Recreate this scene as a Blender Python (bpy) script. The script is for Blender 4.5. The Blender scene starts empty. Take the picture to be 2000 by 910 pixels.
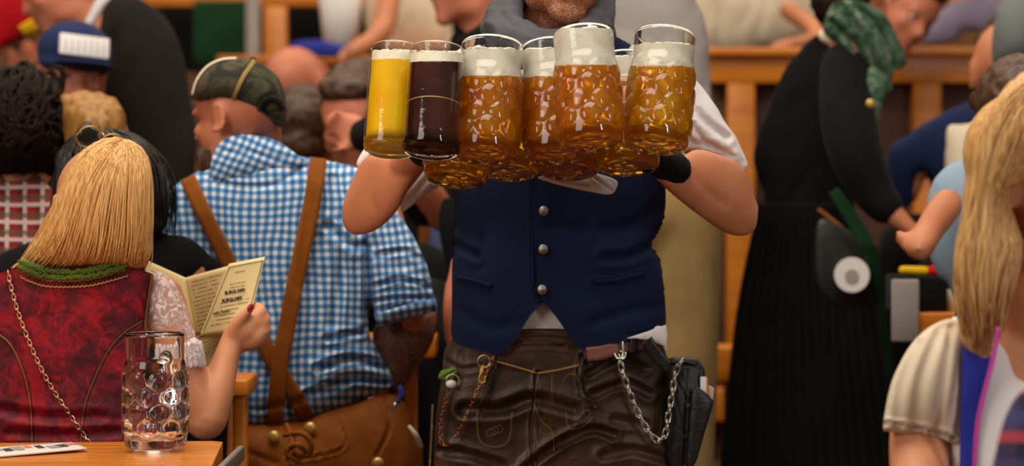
import bpy, bmesh, math, random
import numpy as np
from mathutils import Vector, Matrix, Euler, noise, geometry
R = math.radians
S = bpy.context.scene
COL = S.collection
random.seed(7)

# ------------------------------------------------------------ camera
F = 4800.0            # focal length in pixels of the 2000 x 910 frame
CAMH, HOR = 1.21, 350.0
cd = bpy.data.cameras.new('camera')
cam = bpy.data.objects.new('camera', cd); COL.objects.link(cam)
cam.location = (0, 0, CAMH); cam.rotation_euler = (R(90), 0, 0)
cd.sensor_width = 36.0; cd.lens = 36.0 * F / 2000.0
cd.shift_y = (HOR - 455.0) / 2000.0
cd.clip_start = 0.1; cd.clip_end = 200
cd.dof.use_dof = True; cd.dof.focus_distance = 4.02; cd.dof.aperture_fstop = 3.0
S.camera = cam

# ------------------------------------------------------------ light
S.view_settings.view_transform = 'Standard'
S.view_settings.look = 'None'
S.view_settings.gamma = 1.0
S.view_settings.use_curve_mapping = False
S.view_settings.exposure = 0.08
S.cycles.max_bounces = 14
S.cycles.transmission_bounces = 12
S.cycles.transparent_max_bounces = 16
S.cycles.glossy_bounces = 5
S.cycles.diffuse_bounces = 3
S.cycles.sample_clamp_indirect = 12.0
S.cycles.use_denoising = True

W = bpy.data.worlds.new('tent_daylight'); S.world = W; W.use_nodes = True
wn = W.node_tree; wn.nodes.clear()
wo = wn.nodes.new('ShaderNodeOutputWorld'); wb = wn.nodes.new('ShaderNodeBackground')
tc = wn.nodes.new('ShaderNodeTexCoord'); sp = wn.nodes.new('ShaderNodeSeparateXYZ')
cr = wn.nodes.new('ShaderNodeValToRGB')
wn.links.new(tc.outputs['Generated'], sp.inputs[0]); wn.links.new(sp.outputs['Z'], cr.inputs[0])
cr.color_ramp.elements[0].position = 0.0; cr.color_ramp.elements[0].color = (.10, .06, .035, 1)
cr.color_ramp.elements[1].position = 0.75; cr.color_ramp.elements[1].color = (.85, .76, .64, 1)
e = cr.color_ramp.elements.new(.15); e.color = (.30, .22, .15, 1)
wn.links.new(cr.outputs[0], wb.inputs[0]); wb.inputs[1].default_value = 0.26
wn.links.new(wb.outputs[0], wo.inputs[0])

def area(name, loc, target, sx, sy, power, color):
    d = bpy.data.lights.new(name, 'AREA'); d.shape = 'RECTANGLE'; d.size = sx; d.size_y = sy
    d.energy = power; d.color = color
    o = bpy.data.objects.new(name, d); COL.objects.link(o); o.location = loc
    o.rotation_euler = (Vector(target) - Vector(loc)).to_track_quat('-Z', 'Y').to_euler()
    return o
area('tent_roof_light', (-.5, 3.4, 4.6), (-.1, 4.4, .8), 3.5, 3.0, 165, (1, .91, .80))
area('tent_side_light', (-3.4, .6, 3.0), (0, 4.4, 1.2), 2.0, 2.4, 75, (1, .93, .84))
area('tent_entrance_light', (2.9, .2, 2.4), (.1, 4.2, 1.3), .34, 2.4, 44, (.96, .96, 1))
area('hall_roof_light', (0, 8.0, 5.0), (0, 8.0, 0), 9.0, 3.0, 170, (1, .82, .62))

# ------------------------------------------------------------ helpers
def lin(h):
    if isinstance(h, str):
        c = [int(h[i:i + 2], 16) / 255 for i in (0, 2, 4)]
    else:
        c = [x / 255 for x in h]
    return tuple(((x + .055) / 1.055) ** 2.4 if x > .04045 else x / 12.92 for x in c) + (1,)

def P(x, y, D):
    return Vector(((x - 1000.0) / F * D, D, CAMH - (y - HOR) / F * D))

class Geo:
    def __init__(s, v=None, f=None, uv=None):
        s.v = v or []; s.f = f or []; s.uv = uv
    def add(s, o):
        n = len(s.v)
        if s.uv is not None or o.uv is not None:
            s.uv = (s.uv or [(0, 0)] * n) + (o.uv or [(0, 0)] * len(o.v))
        s.v = s.v + list(o.v); s.f = s.f + [tuple(i + n for i in q) for q in o.f]
        return s
    def tr(s, M):
        return Geo([M @ Vector(p) for p in s.v], s.f, s.uv)

def U(*gs):
    r = Geo([], [])
    for g in gs: r.add(g)
    return r

def catmull(pts, n, closed=False):
    pts = [np.array(p, float) for p in pts]; N = len(pts); out = []
    segs = N if closed else N - 1
    for i in range(segs):
        if closed: a, b, c, d = pts[(i - 1) % N], pts[i], pts[(i + 1) % N], pts[(i + 2) % N]
        else: a, b, c, d = pts[max(i - 1, 0)], pts[i], pts[i + 1], pts[min(i + 2, N - 1)]
        for k in range(n):
            t = k / n
            out.append(.5 * ((2 * b) + (c - a) * t + (2 * a - 5 * b + 4 * c - d) * t * t + (3 * b - a - 3 * c + d) * t ** 3))
    if not closed: out.append(pts[-1])
    return out

def resample(pts, s, closed=False):
    p = [np.array(q, float) for q in pts]
    if closed: p.append(p[0])
    L = [0]
    for a, b in zip(p, p[1:]): L.append(L[-1] + float(np.linalg.norm((b - a)[:2])))
    n = max(2, int(round(L[-1] / s))); A = np.array(p)
    t = np.linspace(0, L[-1], n + 1)
    R_ = np.stack([np.interp(t, L, A[:, k]) for k in range(A.shape[1])], 1)
    return R_[:-1] if closed else R_

def inpoly(X, Y, poly):
    ins = np.zeros(X.shape, bool); n = len(poly)
    for i in range(n):
        x0, y0 = poly[i]; x1, y1 = poly[(i + 1) % n]
        if y0 == y1: continue
        c = ((y0 > Y) != (y1 > Y)) & (X < (x1 - x0) * (Y - y0) / (y1 - y0) + x0)
        ins ^= c
    return ins

def segdist(X, Y, poly, closed=False):
    d = np.full(X.shape, 1e9); n = len(poly)
    for i in range(n if closed else n - 1):
        x0, y0 = poly[i][:2]; x1, y1 = poly[(i + 1) % n][:2]
        dx, dy = x1 - x0, y1 - y0; L = dx * dx + dy * dy + 1e-9
        t = np.clip(((X - x0) * dx + (Y - y0) * dy) / L, 0, 1)
        d = np.minimum(d, (X - x0 - t * dx) ** 2 + (Y - y0 - t * dy) ** 2)
    return np.sqrt(d)

class Surf:
    """A rounded body grown from its outline: pixel outline at distance D, depth from a Poisson height field."""
    def __init__(s, out, D, k=1.0, kb=None, s_=5, slope=(0, 0), creases=(), smooth=True, flat=0.0, uvrot=0, wave=None, hout=None):
        s.D0 = D; s.k = k; s.kb = k if kb is None else kb; s.slope = slope
        pts = catmull(out, 6, True) if smooth else [np.array(p, float) for p in out]
        s.out = resample(pts, s_, True); g = s.g = s_
        s.cx, s.cy = s.out.mean(0)
        s.open = hout is not None
        big = s.out if hout is None else resample(catmull(hout, 6, True), s_, True)
        lo_ = np.minimum(s.out.min(0), big.min(0)); hi_ = np.maximum(s.out.max(0), big.max(0))
        x0, y0 = lo_ - 2 * g; x1, y1 = hi_ + 2 * g
        nx = int((x1 - x0) / g) + 2; ny = int((y1 - y0) / g) + 2
        s.x0, s.y0, s.nx, s.ny = x0, y0, nx, ny
        X, Y = np.meshgrid(x0 + g * np.arange(nx), y0 + g * np.arange(ny))
        m = inpoly(X, Y, big); m[0] = m[-1] = False; m[:, 0] = m[:, -1] = False
        s.X, s.Y, s.m = X, Y, m
        b = np.where(m, 2.0 * g * g, 0.0); h = np.zeros_like(b)
        def A(u):
            r = 4 * u
            r[1:] -= u[:-1]; r[:-1] -= u[1:]; r[:, 1:] -= u[:, :-1]; r[:, :-1] -= u[:, 1:]
            return np.where(m, r, 0)
        r = b - A(h); p = r.copy(); rs = (r * r).sum(); r0 = rs
        for _ in range(600):
            if rs < 1e-8 * r0: break
            Ap = A(p); al = rs / max((p * Ap).sum(), 1e-20)
            h += al * p; r -= al * Ap; rn = (r * r).sum(); p = r + (rn / rs) * p; rs = rn
        s.h = np.maximum(h, 0)
        z = np.sqrt(s.h)
        if flat:                                   # flatten the crown of the cushion
            zm = z.max(); q = zm * flat
            z = np.where(z > 0, z * q / (z ** 4 + q ** 4) ** .25, 0)
        s.z = z
        s.cre = np.zeros_like(z)
        for c in creases:
            poly, w, d = c[:3]
            pl = resample(catmull(poly, 5), g) if len(poly) > 2 else np.array(poly, float)
            dd = segdist(X, Y, pl)
            if len(c) > 3:    # a ridge beside the groove
                s.cre -= .5 * d * np.exp(-((dd - 1.6 * w) / w) ** 2)
            s.cre += d * np.exp(-(dd / w) ** 2)
        s.uvrot = uvrot; s.wave = wave
    def bil(s, a, x, y):
        u = (np.asarray(x, float) - s.x0) / s.g; v = (np.asarray(y, float) - s.y0) / s.g
        u = np.clip(u, 0, s.nx - 1.001); v = np.clip(v, 0, s.ny - 1.001)
        i = u.astype(int); j = v.astype(int); fu = u - i; fv = v - j
        return a[j, i] * (1 - fu) * (1 - fv) + a[j, i + 1] * fu * (1 - fv) + a[j + 1, i] * (1 - fu) * fv + a[j + 1, i + 1] * fu * fv
    def Dc(s, x, y):
        return s.D0 + s.slope[0] * (np.asarray(x) - s.cx) + s.slope[1] * (np.asarray(y) - s.cy)
    def D(s, x, y, off=0.0):
        m = s.D0 / F; z = s.bil(s.z, x, y)
        r = s.Dc(x, y) - s.k * z * m + s.bil(s.cre, x, y) * np.minimum(1, z / 8) - off
        if s.wave is not None: r = r - s.wave(x, y) * np.minimum(1, z / 20)
        return r
    def geo(s):
        g = s.g; pts = s.out; nb = len(pts)
        c = np.roll(pts, -1, 0) - np.roll(pts, 1, 0)
        nrm = np.stack([-c[:, 1], c[:, 0]], 1); nrm /= np.linalg.norm(nrm, axis=1)[:, None] + 1e-9
        tst = inpoly(pts[:, 0] + nrm[:, 0] * .5, pts[:, 1] + nrm[:, 1] * .5, pts)
        if tst.mean() < .5: nrm = -nrm
        ring = pts + nrm * g * .35
        dd = segdist(s.X, s.Y, pts, True)
        sel = inpoly(s.X, s.Y, pts) & (dd > .8 * g)
        inner = np.stack([s.X[sel], s.Y[sel]], 1)
        okr = inpoly(ring[:, 0], ring[:, 1], pts) & (segdist(ring[:, 0], ring[:, 1], pts, True) > .25 * g)
        allp = np.concatenate([pts, ring[okr], inner])
        res = geometry.delaunay_2d_cdt([Vector(p) for p in allp], [], [list(range(nb))], 1, 1e-4)
        vs, fs, orig = res[0], res[2], res[3]
        bnd = np.array([any(o < nb for o in q) if q else False for q in orig])
        X = np.array([v.x for v in vs]); Y = np.array([v.y for v in vs])
        z = s.bil(s.z, X, Y)
        e = segdist(X, Y, pts, True)
        # the ring next to the edge: follow the square root exactly
        near = (~bnd) & (e < .7 * g)
        z = np.where(near, np.sqrt(s.bil(s.h, X, Y)), z)
        if s.open: z = s.bil(s.z, X, Y) + 0.0
        else: z = np.where(bnd, 0, z)
        m = s.D0 / F
        dc = s.Dc(X, Y); cre = s.bil(s.cre, X, Y) * np.minimum(1, z / 8)
        if s.wave is not None: cre = cre - s.wave(X, Y) * np.minimum(1, z / 20)
        Df = dc - s.k * z * m + np.where(bnd & (not s.open), 0, cre); Db = dc + s.kb * z * m
        n = len(X)
        V = [P(X[i], Y[i], Df[i]) for i in range(n)]; idx = np.arange(n); back = idx.copy()
        UVc = []; ca, sa = math.cos(s.uvrot), math.sin(s.uvrot)
        def uvf(i): 
            a, b_ = X[i] * m, -Y[i] * m
            return (a * ca - b_ * sa, a * sa + b_ * ca)
        UVc = [uvf(i) for i in range(n)]
        for i in range(n):
            if s.open or not bnd[i]:
                back[i] = len(V); V.append(P(X[i], Y[i], Db[i])); UVc.append(uvf(i))
        Fc = []
        for t in fs:
            Fc.append(tuple(t)); Fc.append(tuple(int(back[i]) for i in reversed(t)))
        if s.open:
            own = {}
            for i, q in enumerate(orig):
                for o_ in q:
                    if o_ < nb: own[o_] = i
            for i in range(nb):
                a, b_ = own.get(i), own.get((i + 1) % nb)
                if a is None or b_ is None or a == b_: continue
                Fc.append((b_, a, int(back[a]), int(back[b_])))
        return Geo(V, Fc, UVc)

def rings_geo(rings, cap=True, closed=False):
    n = len(rings[0]); v = [p for r in rings for p in r]; f = []
    m = len(rings)
    for i in range(m if closed else m - 1):
        a = i * n; b = ((i + 1) % m) * n
        for j in range(n):
            k = (j + 1) % n; f.append((a + j, a + k, b + k, b + j))
    if cap and not closed:
        f.append(tuple(range(n - 1, -1, -1))); f.append(tuple(range((m - 1) * n, m * n)))
    return Geo(v, f)

def tube3(pts, radii, seg=12, closed=False, flat=1.0, up=None, caps=True):
    """tube through world points; flat squeezes it along 'up'"""
    pts = [Vector(p) for p in pts]; n = len(pts); T = []
    for i in range(n):
        a = pts[(i - 1) % n] if closed else pts[max(i - 1, 0)]
        b = pts[(i + 1) % n] if closed else pts[min(i + 1, n - 1)]
        T.append((b - a).normalized())
    ref = Vector(up) if up is not None else (Vector((0, 1, 0)) if abs(T[0].y) < .9 else Vector((1, 0, 0)))
    rings = []
    N = None
    for i in range(n):
        if up is not None or N is None: N = (ref - T[i] * ref.dot(T[i]))
        else: N = N - T[i] * N.dot(T[i])
        N.normalize(); B = T[i].cross(N)
        rings.append([pts[i] + N * (math.cos(2 * math.pi * j / seg) * radii[i] * flat) + B * (math.sin(2 * math.pi * j / seg) * radii[i]) for j in range(seg)])
    if caps and not closed:
        def cap_(c, ring, t, r):
            return [[c + (p - c) * math.cos(a) + t * (r * math.sin(a)) for p in ring] for a in (R(30), R(58), R(80))]
        r0 = cap_(pts[0], rings[0], -T[0], radii[0]); r1 = cap_(pts[-1], rings[-1], T[-1], radii[-1])
        rings = r0[::-1] + rings + r1
    return rings_geo(rings, True, closed)

def tube(pp, seg=14, sub=5, flat=1.0, up=None):
    """pp: (px, py, D, r_px)"""
    c = catmull(pp, sub) if len(pp) > 2 else [np.array(p, float) for p in pp]
    return tube3([P(q[0], q[1], q[2]) for q in c], [q[3] * q[2] / F for q in c], seg, flat=flat, up=up)

def ell(c, r, rot=(0, 0, 0), seg=20, rg=12):
    M = Matrix.Translation(Vector(c)) @ Euler([R(a) for a in rot]).to_matrix().to_4x4()
    v = [M @ Vector((0, 0, -r[2]))]; f = []
    for i in range(1, rg):
        a = -math.pi / 2 + math.pi * i / rg
        for j in range(seg):
            b = 2 * math.pi * j / seg
            v.append(M @ Vector((r[0] * math.cos(a) * math.cos(b), r[1] * math.cos(a) * math.sin(b), r[2] * math.sin(a))))
    v.append(M @ Vector((0, 0, r[2])))
    for j in range(seg): f.append((0, 1 + (j + 1) % seg, 1 + j))
    for i in range(rg - 2):
        for j in range(seg):
            a = 1 + i * seg; k = (j + 1) % seg
            f.append((a + j, a + k, a + seg + k, a + seg + j))
    a = 1 + (rg - 2) * seg; e_ = len(v) - 1
    for j in range(seg): f.append((e_, a + j, a + (j + 1) % seg))
    return Geo(v, f)

def ellp(x, y, D, rx, ry, rd, rot=(0, 0, 0)):
    m = D / F
    return ell(P(x, y, D), (rx * m, rd * m, ry * m), rot)

def box(c, d, rot=(0, 0, 0), bev=0.0):
    bm = bmesh.new(); bmesh.ops.create_cube(bm, size=1)
    for v in bm.verts: v.co = Vector((v.co.x * d[0], v.co.y * d[1], v.co.z * d[2]))
    if bev: bmesh.ops.bevel(bm, geom=list(bm.edges), offset=bev, segments=2, profile=.5, affect='EDGES')
    M = Matrix.Translation(Vector(c)) @ Euler([R(a) for a in rot]).to_matrix().to_4x4()
    bm.verts.index_update()
    g = Geo([M @ v.co for v in bm.verts], [tuple(v.index for v in q.verts) for q in bm.faces]); bm.free()
    return g

def pbox(x0, y0, x1, y1, D, depth, bev=.004):
    a, b = P(x0, y0, D), P(x1, y1, D)
    return box(((a.x + b.x) / 2, D + depth / 2, (a.z + b.z) / 2), (abs(b.x - a.x), depth, abs(a.z - b.z)), bev=bev)

def ribbon(poly, w, Df, th=.002, off=.002, s=4, cols=5, wf=None, lift=0):
    """strip of width w px following the surface Df(x,y); closed, th thick"""
    c = resample(catmull(poly, 6) if len(poly) > 2 else poly, s); n = len(c)
    t = np.gradient(c, axis=0); t /= np.linalg.norm(t, axis=1)[:, None] + 1e-9
    nn = np.stack([-t[:, 1], t[:, 0]], 1)
    rings = []; uv = []
    L = 0
    for i in range(n):
        ww = w * (wf(i / (n - 1)) if wf else 1)
        fr = []; bk = []
        if i: L += float(np.linalg.norm(c[i] - c[i - 1]))
        for j in range(cols):
            q = c[i] + nn[i] * ww * (j / (cols - 1) - .5)
            d = float(Df(q[0], q[1])) - off - (lift * math.sin(math.pi * j / (cols - 1)) if lift else 0)
            fr.append(P(q[0], q[1], d - th)); bk.append(P(q[0], q[1], d))
            uv.append((ww * (j / (cols - 1) - .5) * .001, L * .001))
        uv += uv[-1:-cols - 1:-1]
        rings.append(fr + bk[::-1])
    g = rings_geo(rings, True); g.uv = uv
    return g

def mk(name, g, mat=None, parent=None, smooth=True, loc=None):
    me = bpy.data.meshes.new(name)
    base = parent['_w'] if parent is not None and '_w' in parent.keys() else None
    o = bpy.data.objects.new(name, me)
    if parent is not None:
        off = Vector(parent['_w'])
    elif loc is not None: off = Vector(loc)
    else:
        A = np.array([tuple(p) for p in g.v]); off = Vector(((A[:, 0].min() + A[:, 0].max()) / 2, (A[:, 1].min() + A[:, 1].max()) / 2, A[:, 2].min()))
    me.from_pydata([tuple(Vector(p) - off) for p in g.v], [], g.f)
    me.update()
    if g.uv is not None:
        ul = me.uv_layers.new(name='UVMap')
        li = np.zeros(len(me.loops), int); me.loops.foreach_get('vertex_index', li)
        ul.data.foreach_set('uv', np.array(g.uv, float)[li].ravel())
    if smooth: me.polygons.foreach_set('use_smooth', [True] * len(me.polygons))
    if mat: me.materials.append(mat)
    COL.objects.link(o)
    if parent is not None: o.parent = parent
    else: o.location = off
    o['_w'] = off
    return o

def blend(name, g, mat, parent, vox=.006, it=4, wr=None, loc=None):
    """voxel union of all pieces into one continuous skin, relaxed"""
    o = mk(name, Geo(g.v, g.f), None, parent, loc=loc)
    m = o.modifiers.new('r', 'REMESH'); m.mode = 'VOXEL'; m.voxel_size = vox; m.use_smooth_shade = True
    if it:
        m2 = o.modifiers.new('s', 'SMOOTH'); m2.factor = .6; m2.iterations = it
    dg = bpy.context.evaluated_depsgraph_get()
    me = bpy.data.meshes.new_from_object(o.evaluated_get(dg))
    o.modifiers.clear(); old = o.data; o.data = me; bpy.data.meshes.remove(old)
    me.name = name
    me.polygons.foreach_set('use_smooth', [True] * len(me.polygons))
    me.materials.clear(); me.materials.append(mat)
    if wr: wrinkle(o, *wr)
    return o

def wrinkle(o, amp, fx, fy, fz, seed=0, warp=0.0):
    me = o.data; n = len(me.vertices)
    nr = np.zeros(n * 3); me.vertices.foreach_get('normal', nr); nr = nr.reshape(-1, 3)
    co = np.zeros(n * 3); me.vertices.foreach_get('co', co); co = co.reshape(-1, 3)
    for i in range(n):
        x, y, z = co[i]
        if warp:
            x += warp * noise.noise(Vector((z * 6 + seed, y * 6, x * 3))); z += warp * noise.noise(Vector((x * 5, z * 5 + seed, 3.3)))
        d = noise.noise(Vector((x * fx + seed, y * fy, z * fz)))
        d = (1 - abs(d) * 2.2) 
        co[i] += nr[i] * amp * d
    me.vertices.foreach_set('co', co.ravel()); me.update()

def thing(name, label, cat, loc, group=None):
    o = bpy.data.objects.new(name, None); o.empty_display_size = .05; COL.objects.link(o); o.location = loc
    o['_w'] = Vector(loc); return tag(o, label, cat, group)

def tag(o, label, cat, group=None, kind=None):
    o['label'] = label; o['category'] = cat
    if group: o['group'] = group
    if kind: o['kind'] = kind
    return o

def struct(name, g, mat):
    o = mk(name, g, mat, smooth=False); o['kind'] = 'structure'; return o

# ------------------------------------------------------------ materials
class NT:
    def __init__(s, name):
        s.m = bpy.data.materials.new(name); s.m.use_nodes = True; s.t = s.m.node_tree; s.t.nodes.clear()
        s.out = s.n('OutputMaterial'); s.b = s.n('BsdfPrincipled'); s.l(s.b.outputs[0], s.out.inputs[0])
    def n(s, k, **kw):
        o = s.t.nodes.new('ShaderNode' + k)
        for a, v in kw.items(): setattr(o, a, v)
        return o
    def l(s, a, b): s.t.links.new(a, b)
    def coord(s, kind='Object', scale=(1, 1, 1), rot=(0, 0, 0)):
        t = s.n('TexCoord'); m = s.n('Mapping'); m.inputs['Scale'].default_value = scale; m.inputs['Rotation'].default_value = rot
        s.l(t.outputs[kind], m.inputs[0]); return m.outputs[0]
    def noise(s, vec, scale=5, detail=3, rough=.5, dist=0):
        n = s.n('TexNoise'); n.inputs['Scale'].default_value = scale; n.inputs['Detail'].default_value = detail
        n.inputs['Roughness'].default_value = rough; n.inputs['Distortion'].default_value = dist
        s.l(vec, n.inputs['Vector']); return n.outputs['Fac']
    def ramp(s, fac, stops, interp='LINEAR'):
        r = s.n('ValToRGB'); r.color_ramp.interpolation = interp; el = r.color_ramp.elements
        el[0].position, el[0].color = stops[0]; el[1].position, el[1].color = stops[-1]
        for p, c in stops[1:-1]: e = el.new(p); e.color = c
        s.l(fac, r.inputs[0]); return r.outputs[0]
    def math(s, op, a, b=None):
        n = s.n('Math', operation=op)
        for i, q in enumerate((a, b)):
            if q is None: continue
            if hasattr(q, 'links'): s.l(q, n.inputs[i])
            else: n.inputs[i].default_value = q
        return n.outputs[0]
    def mix(s, f, a, b):
        n = s.n('Mix', data_type='RGBA')
        for q, i in ((f, 0), (a, 6), (b, 7)):
            if hasattr(q, 'links'): s.l(q, n.inputs[i])
            else: n.inputs[i].default_value = q
        return n.outputs[2]
    def bump(s, h, strength=.3, dist=.002, prev=None):
        b = s.n('Bump'); b.inputs['Strength'].default_value = strength; b.inputs['Distance'].default_value = dist
        s.l(h, b.inputs['Height'])
        if prev is not None: s.l(prev, b.inputs['Normal'])
        s.l(b.outputs[0], s.b.inputs['Normal']); return b.outputs[0]
    def set(s, **kw):
        for k, v in kw.items(): s.b.inputs[k.replace('_', ' ')].default_value = v
        return s

def var(c, f):
    return tuple(min(1, x * f) for x in c[:3]) + (1,)

def m_cloth(name, c, rough=.85, amt=.25, weave=900, bs=.25, sheen=.03):
    n = NT(name); c = lin(c); v = n.coord()
    f = n.noise(v, 14, 4)
    n.l(n.ramp(f, [(.3, var(c, 1 - amt)), (.7, var(c, 1 + amt))]), n.b.inputs['Base Color'])
    n.set(Roughness=rough, Sheen_Weight=sheen, Specular_IOR_Level=.18)
    n.bump(n.noise(v, weave, 1), bs, .001)
    return n.m

def m_skin(name, c, red=.15):
    n = NT(name); c = lin(c); v = n.coord()
    a = n.noise(v, 9, 4); b = n.noise(v, 60, 3)
    col = n.ramp(a, [(.32, (c[0] * .82, c[1] * (.80 - red * .5), c[2] * (.78 - red * .5), 1)), (.68, var(c, 1.1))])
    col2 = n.mix(n.math('MULTIPLY', b, .25), col, (c[0] * .7, c[1] * .5, c[2] * .42, 1))
    n.l(col2, n.b.inputs['Base Color'])
    n.set(Roughness=.47, Subsurface_Weight=.10, Subsurface_Scale=.008, Specular_IOR_Level=.4)
    n.b.inputs['Subsurface Radius'].default_value = (1, .3, .15)
    n.bump(n.noise(v, 420, 3), .12, .001)
    return n.m

def m_hair(name, c0, c1, c2=None, sc=(260, 260, 9), rough=.42, rot=(0, 0, 0)):
    n = NT(name); v = n.coord(scale=sc, rot=rot); c0, c1 = lin(c0), lin(c1); c2 = lin(c2) if c2 else c1
    f = n.noise(v, 1, 3, .6, .3)
    n.l(n.ramp(f, [(.25, c0), (.5, c1), (.78, c2)]), n.b.inputs['Base Color'])
    n.set(Roughness=rough, Specular_IOR_Level=.45 if rough < .7 else .15)
    n.bump(f, .6, .003)
    return n.m

def m_wood(name, c0, c1, sc=(3, 30, 30), rough=.38, spec=.5):
    n = NT(name); v = n.coord(scale=sc); c0, c1 = lin(c0), lin(c1)
    f = n.noise(v, 1.2, 6, .62, .8)
    n.l(n.ramp(f, [(.3, c0), (.7, c1)]), n.b.inputs['Base Color'])
    n.set(Roughness=rough, Specular_IOR_Level=spec); n.bump(f, .15, .001)
    return n.m

def m_plain(name, c, rough=.5, metal=0, **kw):
    n = NT(name); n.set(Base_Color=lin(c), Roughness=rough, Metallic=metal, **kw)
    v = n.coord(); n.bump(n.noise(v, 300, 2), .05, .0005); return n.m

def m_check(name, p, light, mid, dark, rot=0.0, q=None, wv=.25, kind='UV'):
    """gingham: two crossing sets of stripes"""
    n = NT(name); t = n.coord(kind)
    w = n.n('TexNoise'); w.inputs['Scale'].default_value = 7; w.inputs['Detail'].default_value = 1; n.l(t, w.inputs['Vector'])
    sb = n.n('VectorMath', operation='SUBTRACT'); n.l(w.outputs['Color'], sb.inputs[0]); sb.inputs[1].default_value = (.5, .5, .5)
    scl = n.n('VectorMath', operation='SCALE'); n.l(sb.outputs[0], scl.inputs[0]); scl.inputs['Scale'].default_value = wv * .1
    ad = n.n('VectorMath', operation='ADD'); n.l(t, ad.inputs[0]); n.l(scl.outputs[0], ad.inputs[1])
    mp = n.n('Mapping'); mp.inputs['Rotation'].default_value = (0, 0, rot); n.l(ad.outputs[0], mp.inputs[0])
    s = n.n('SeparateXYZ'); n.l(mp.outputs[0], s.inputs[0])
    a = n.math('LESS_THAN', n.math('FRACT', n.math('DIVIDE', s.outputs[0], p)), .52)
    b = n.math('LESS_THAN', n.math('FRACT', n.math('DIVIDE', s.outputs[1], q or p)), .52)
    sm = n.math('MULTIPLY', n.math('ADD', a, b), .5)
    n.l(n.ramp(sm, [(0, lin(light)), (.25, lin(mid)), (.75, lin(dark))], 'CONSTANT'), n.b.inputs['Base Color'])
    n.set(Roughness=.85, Sheen_Weight=.15); n.bump(n.noise(t, 800, 1), .2, .001)
    return n.m

def m_plaid(name, base, dark, line, green, p=.036, kind='UV'):
    n = NT(name); t = n.coord(kind); s = n.n('SeparateXYZ'); n.l(t, s.inputs[0])
    def band(o, off, w): return n.math('LESS_THAN', n.math('FRACT', n.math('ADD', n.math('DIVIDE', o, p), off)), w)
    col = n.mix(n.math('MULTIPLY', n.math('ADD', band(s.outputs[0], 0, .5), band(s.outputs[1], 0, .5)), .5), lin(base), lin(dark))
    col = n.mix(n.math('MULTIPLY', n.math('MAXIMUM', band(s.outputs[0], .7, .22), band(s.outputs[1], .7, .22)), .75), col, lin(line))
    col = n.mix(n.math('MULTIPLY', band(s.outputs[1], .35, .3), .7), col, lin(green))
    n.l(col, n.b.inputs['Base Color']); n.set(Roughness=.85); n.bump(n.noise(t, 900, 1), .2, .001); return n.m

def m_leather(name, c0, c1, c2, rough=.42, scale=5):
    n = NT(name); v = n.coord(); a = n.noise(v, scale, 5, .6, .6); b = n.noise(v, 2.2, 3, .5, 1)
    col = n.ramp(a, [(.3, lin(c0)), (.55, lin(c1)), (.76, lin(c2))])
    col = n.mix(n.math('MULTIPLY', b, .5), col, lin(c0))
    n.l(col, n.b.inputs['Base Color'])
    r = n.ramp(b, [(.3, (rough - .08,) * 3 + (1,)), (.7, (rough + .25,) * 3 + (1,))]); n.l(r, n.b.inputs['Roughness'])
    n.set(Specular_IOR_Level=.5 if rough < .55 else .15)
    vo = n.n('TexVoronoi'); vo.inputs['Scale'].default_value = 340; n.l(v, vo.inputs['Vector'])
    p = n.bump(vo.outputs['Distance'], .25, .0008)
    cr_ = n.noise(n.coord(scale=(1, 1, 2.2)), 26, 5, .65, 1.2)
    n.bump(cr_, .5, .003, p)
    return n.m

def m_glass(name, c=(1, 1, 1, 1), ior=1.5, rough=0.0):
    n = NT(name); n.set(Base_Color=c, Roughness=rough, IOR=ior, Transmission_Weight=1.0)
    v = n.coord(); n.bump(n.noise(v, 40, 2), .04, .002)
    return n.m

M = {}
M['glass'] = m_glass('clear_glass')
n = NT('thin_wet_glass'); tr_ = n.n('BsdfTransparent'); tr_.inputs[0].default_value = (.97, .97, .95, 1)
gl_ = n.n('BsdfGlossy'); gl_.inputs['Roughness'].default_value = .03; fz = n.n('LayerWeight'); fz.inputs[0].default_value = .5; mx = n.n('MixShader')
n.l(n.math('ADD', n.math('MULTIPLY', n.math('POWER', fz.outputs['Facing'], 4.0), .6), .06), mx.inputs[0]); n.l(tr_.outputs[0], mx.inputs[1]); n.l(gl_.outputs[0], mx.inputs[2]); n.l(mx.outputs[0], n.out.inputs[0])
bz = n.n('Bump'); bz.inputs['Strength'].default_value = .25; bz.inputs['Distance'].default_value = .002; n.l(n.noise(n.coord(), 60, 3), bz.inputs['Height']); n.l(bz.outputs[0], gl_.inputs['Normal'])
M['thin'] = n.m
def m_beer(name, c, trans, deep):
    n = NT(name); v = n.coord(scale=(1, 1, .6)); a = n.noise(v, 22, 3, .5, .5)
    n.l(n.ramp(a, [(.3, lin(deep)), (.65, lin(c))]), n.b.inputs['Base Color'])
    n.set(Roughness=.03, IOR=1.33, Transmission_Weight=trans); return n.m
M['lager'] = m_beer('amber_beer', (255, 190, 24), .52, (250, 140, 0))
M['amber'] = m_beer('deep_amber_beer', (254, 166, 18), .54, (240, 122, 4))
M['pale'] = m_beer('pale_beer', (255, 206, 24), .1, (252, 178, 8))
M['dark'] = m_beer('dark_beer', (90, 40, 28), .45, (50, 20, 14))
n = NT('beer_foam'); v = n.coord(); n.l(n.ramp(n.noise(v, 60, 4), [(.3, lin((246, 234, 200))), (.6, lin((254, 248, 232)))]), n.b.inputs['Base Color'])
n.set(Roughness=.7); n.bump(n.noise(v, 220, 4), .4, .002); M['foam'] = n.m
M['skin'] = m_skin('tanned_skin', (214, 142, 100))
M['skin_f'] = m_skin('warm_skin', (214, 148, 106))
M['skin_red'] = m_skin('flushed_skin', (214, 134, 100), .2)
M['navy'] = m_cloth('navy_wool', (21, 31, 60), amt=.12, weave=700, bs=.35)
M['white'] = m_cloth('white_cotton', (240, 232, 226), amt=.04)
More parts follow.
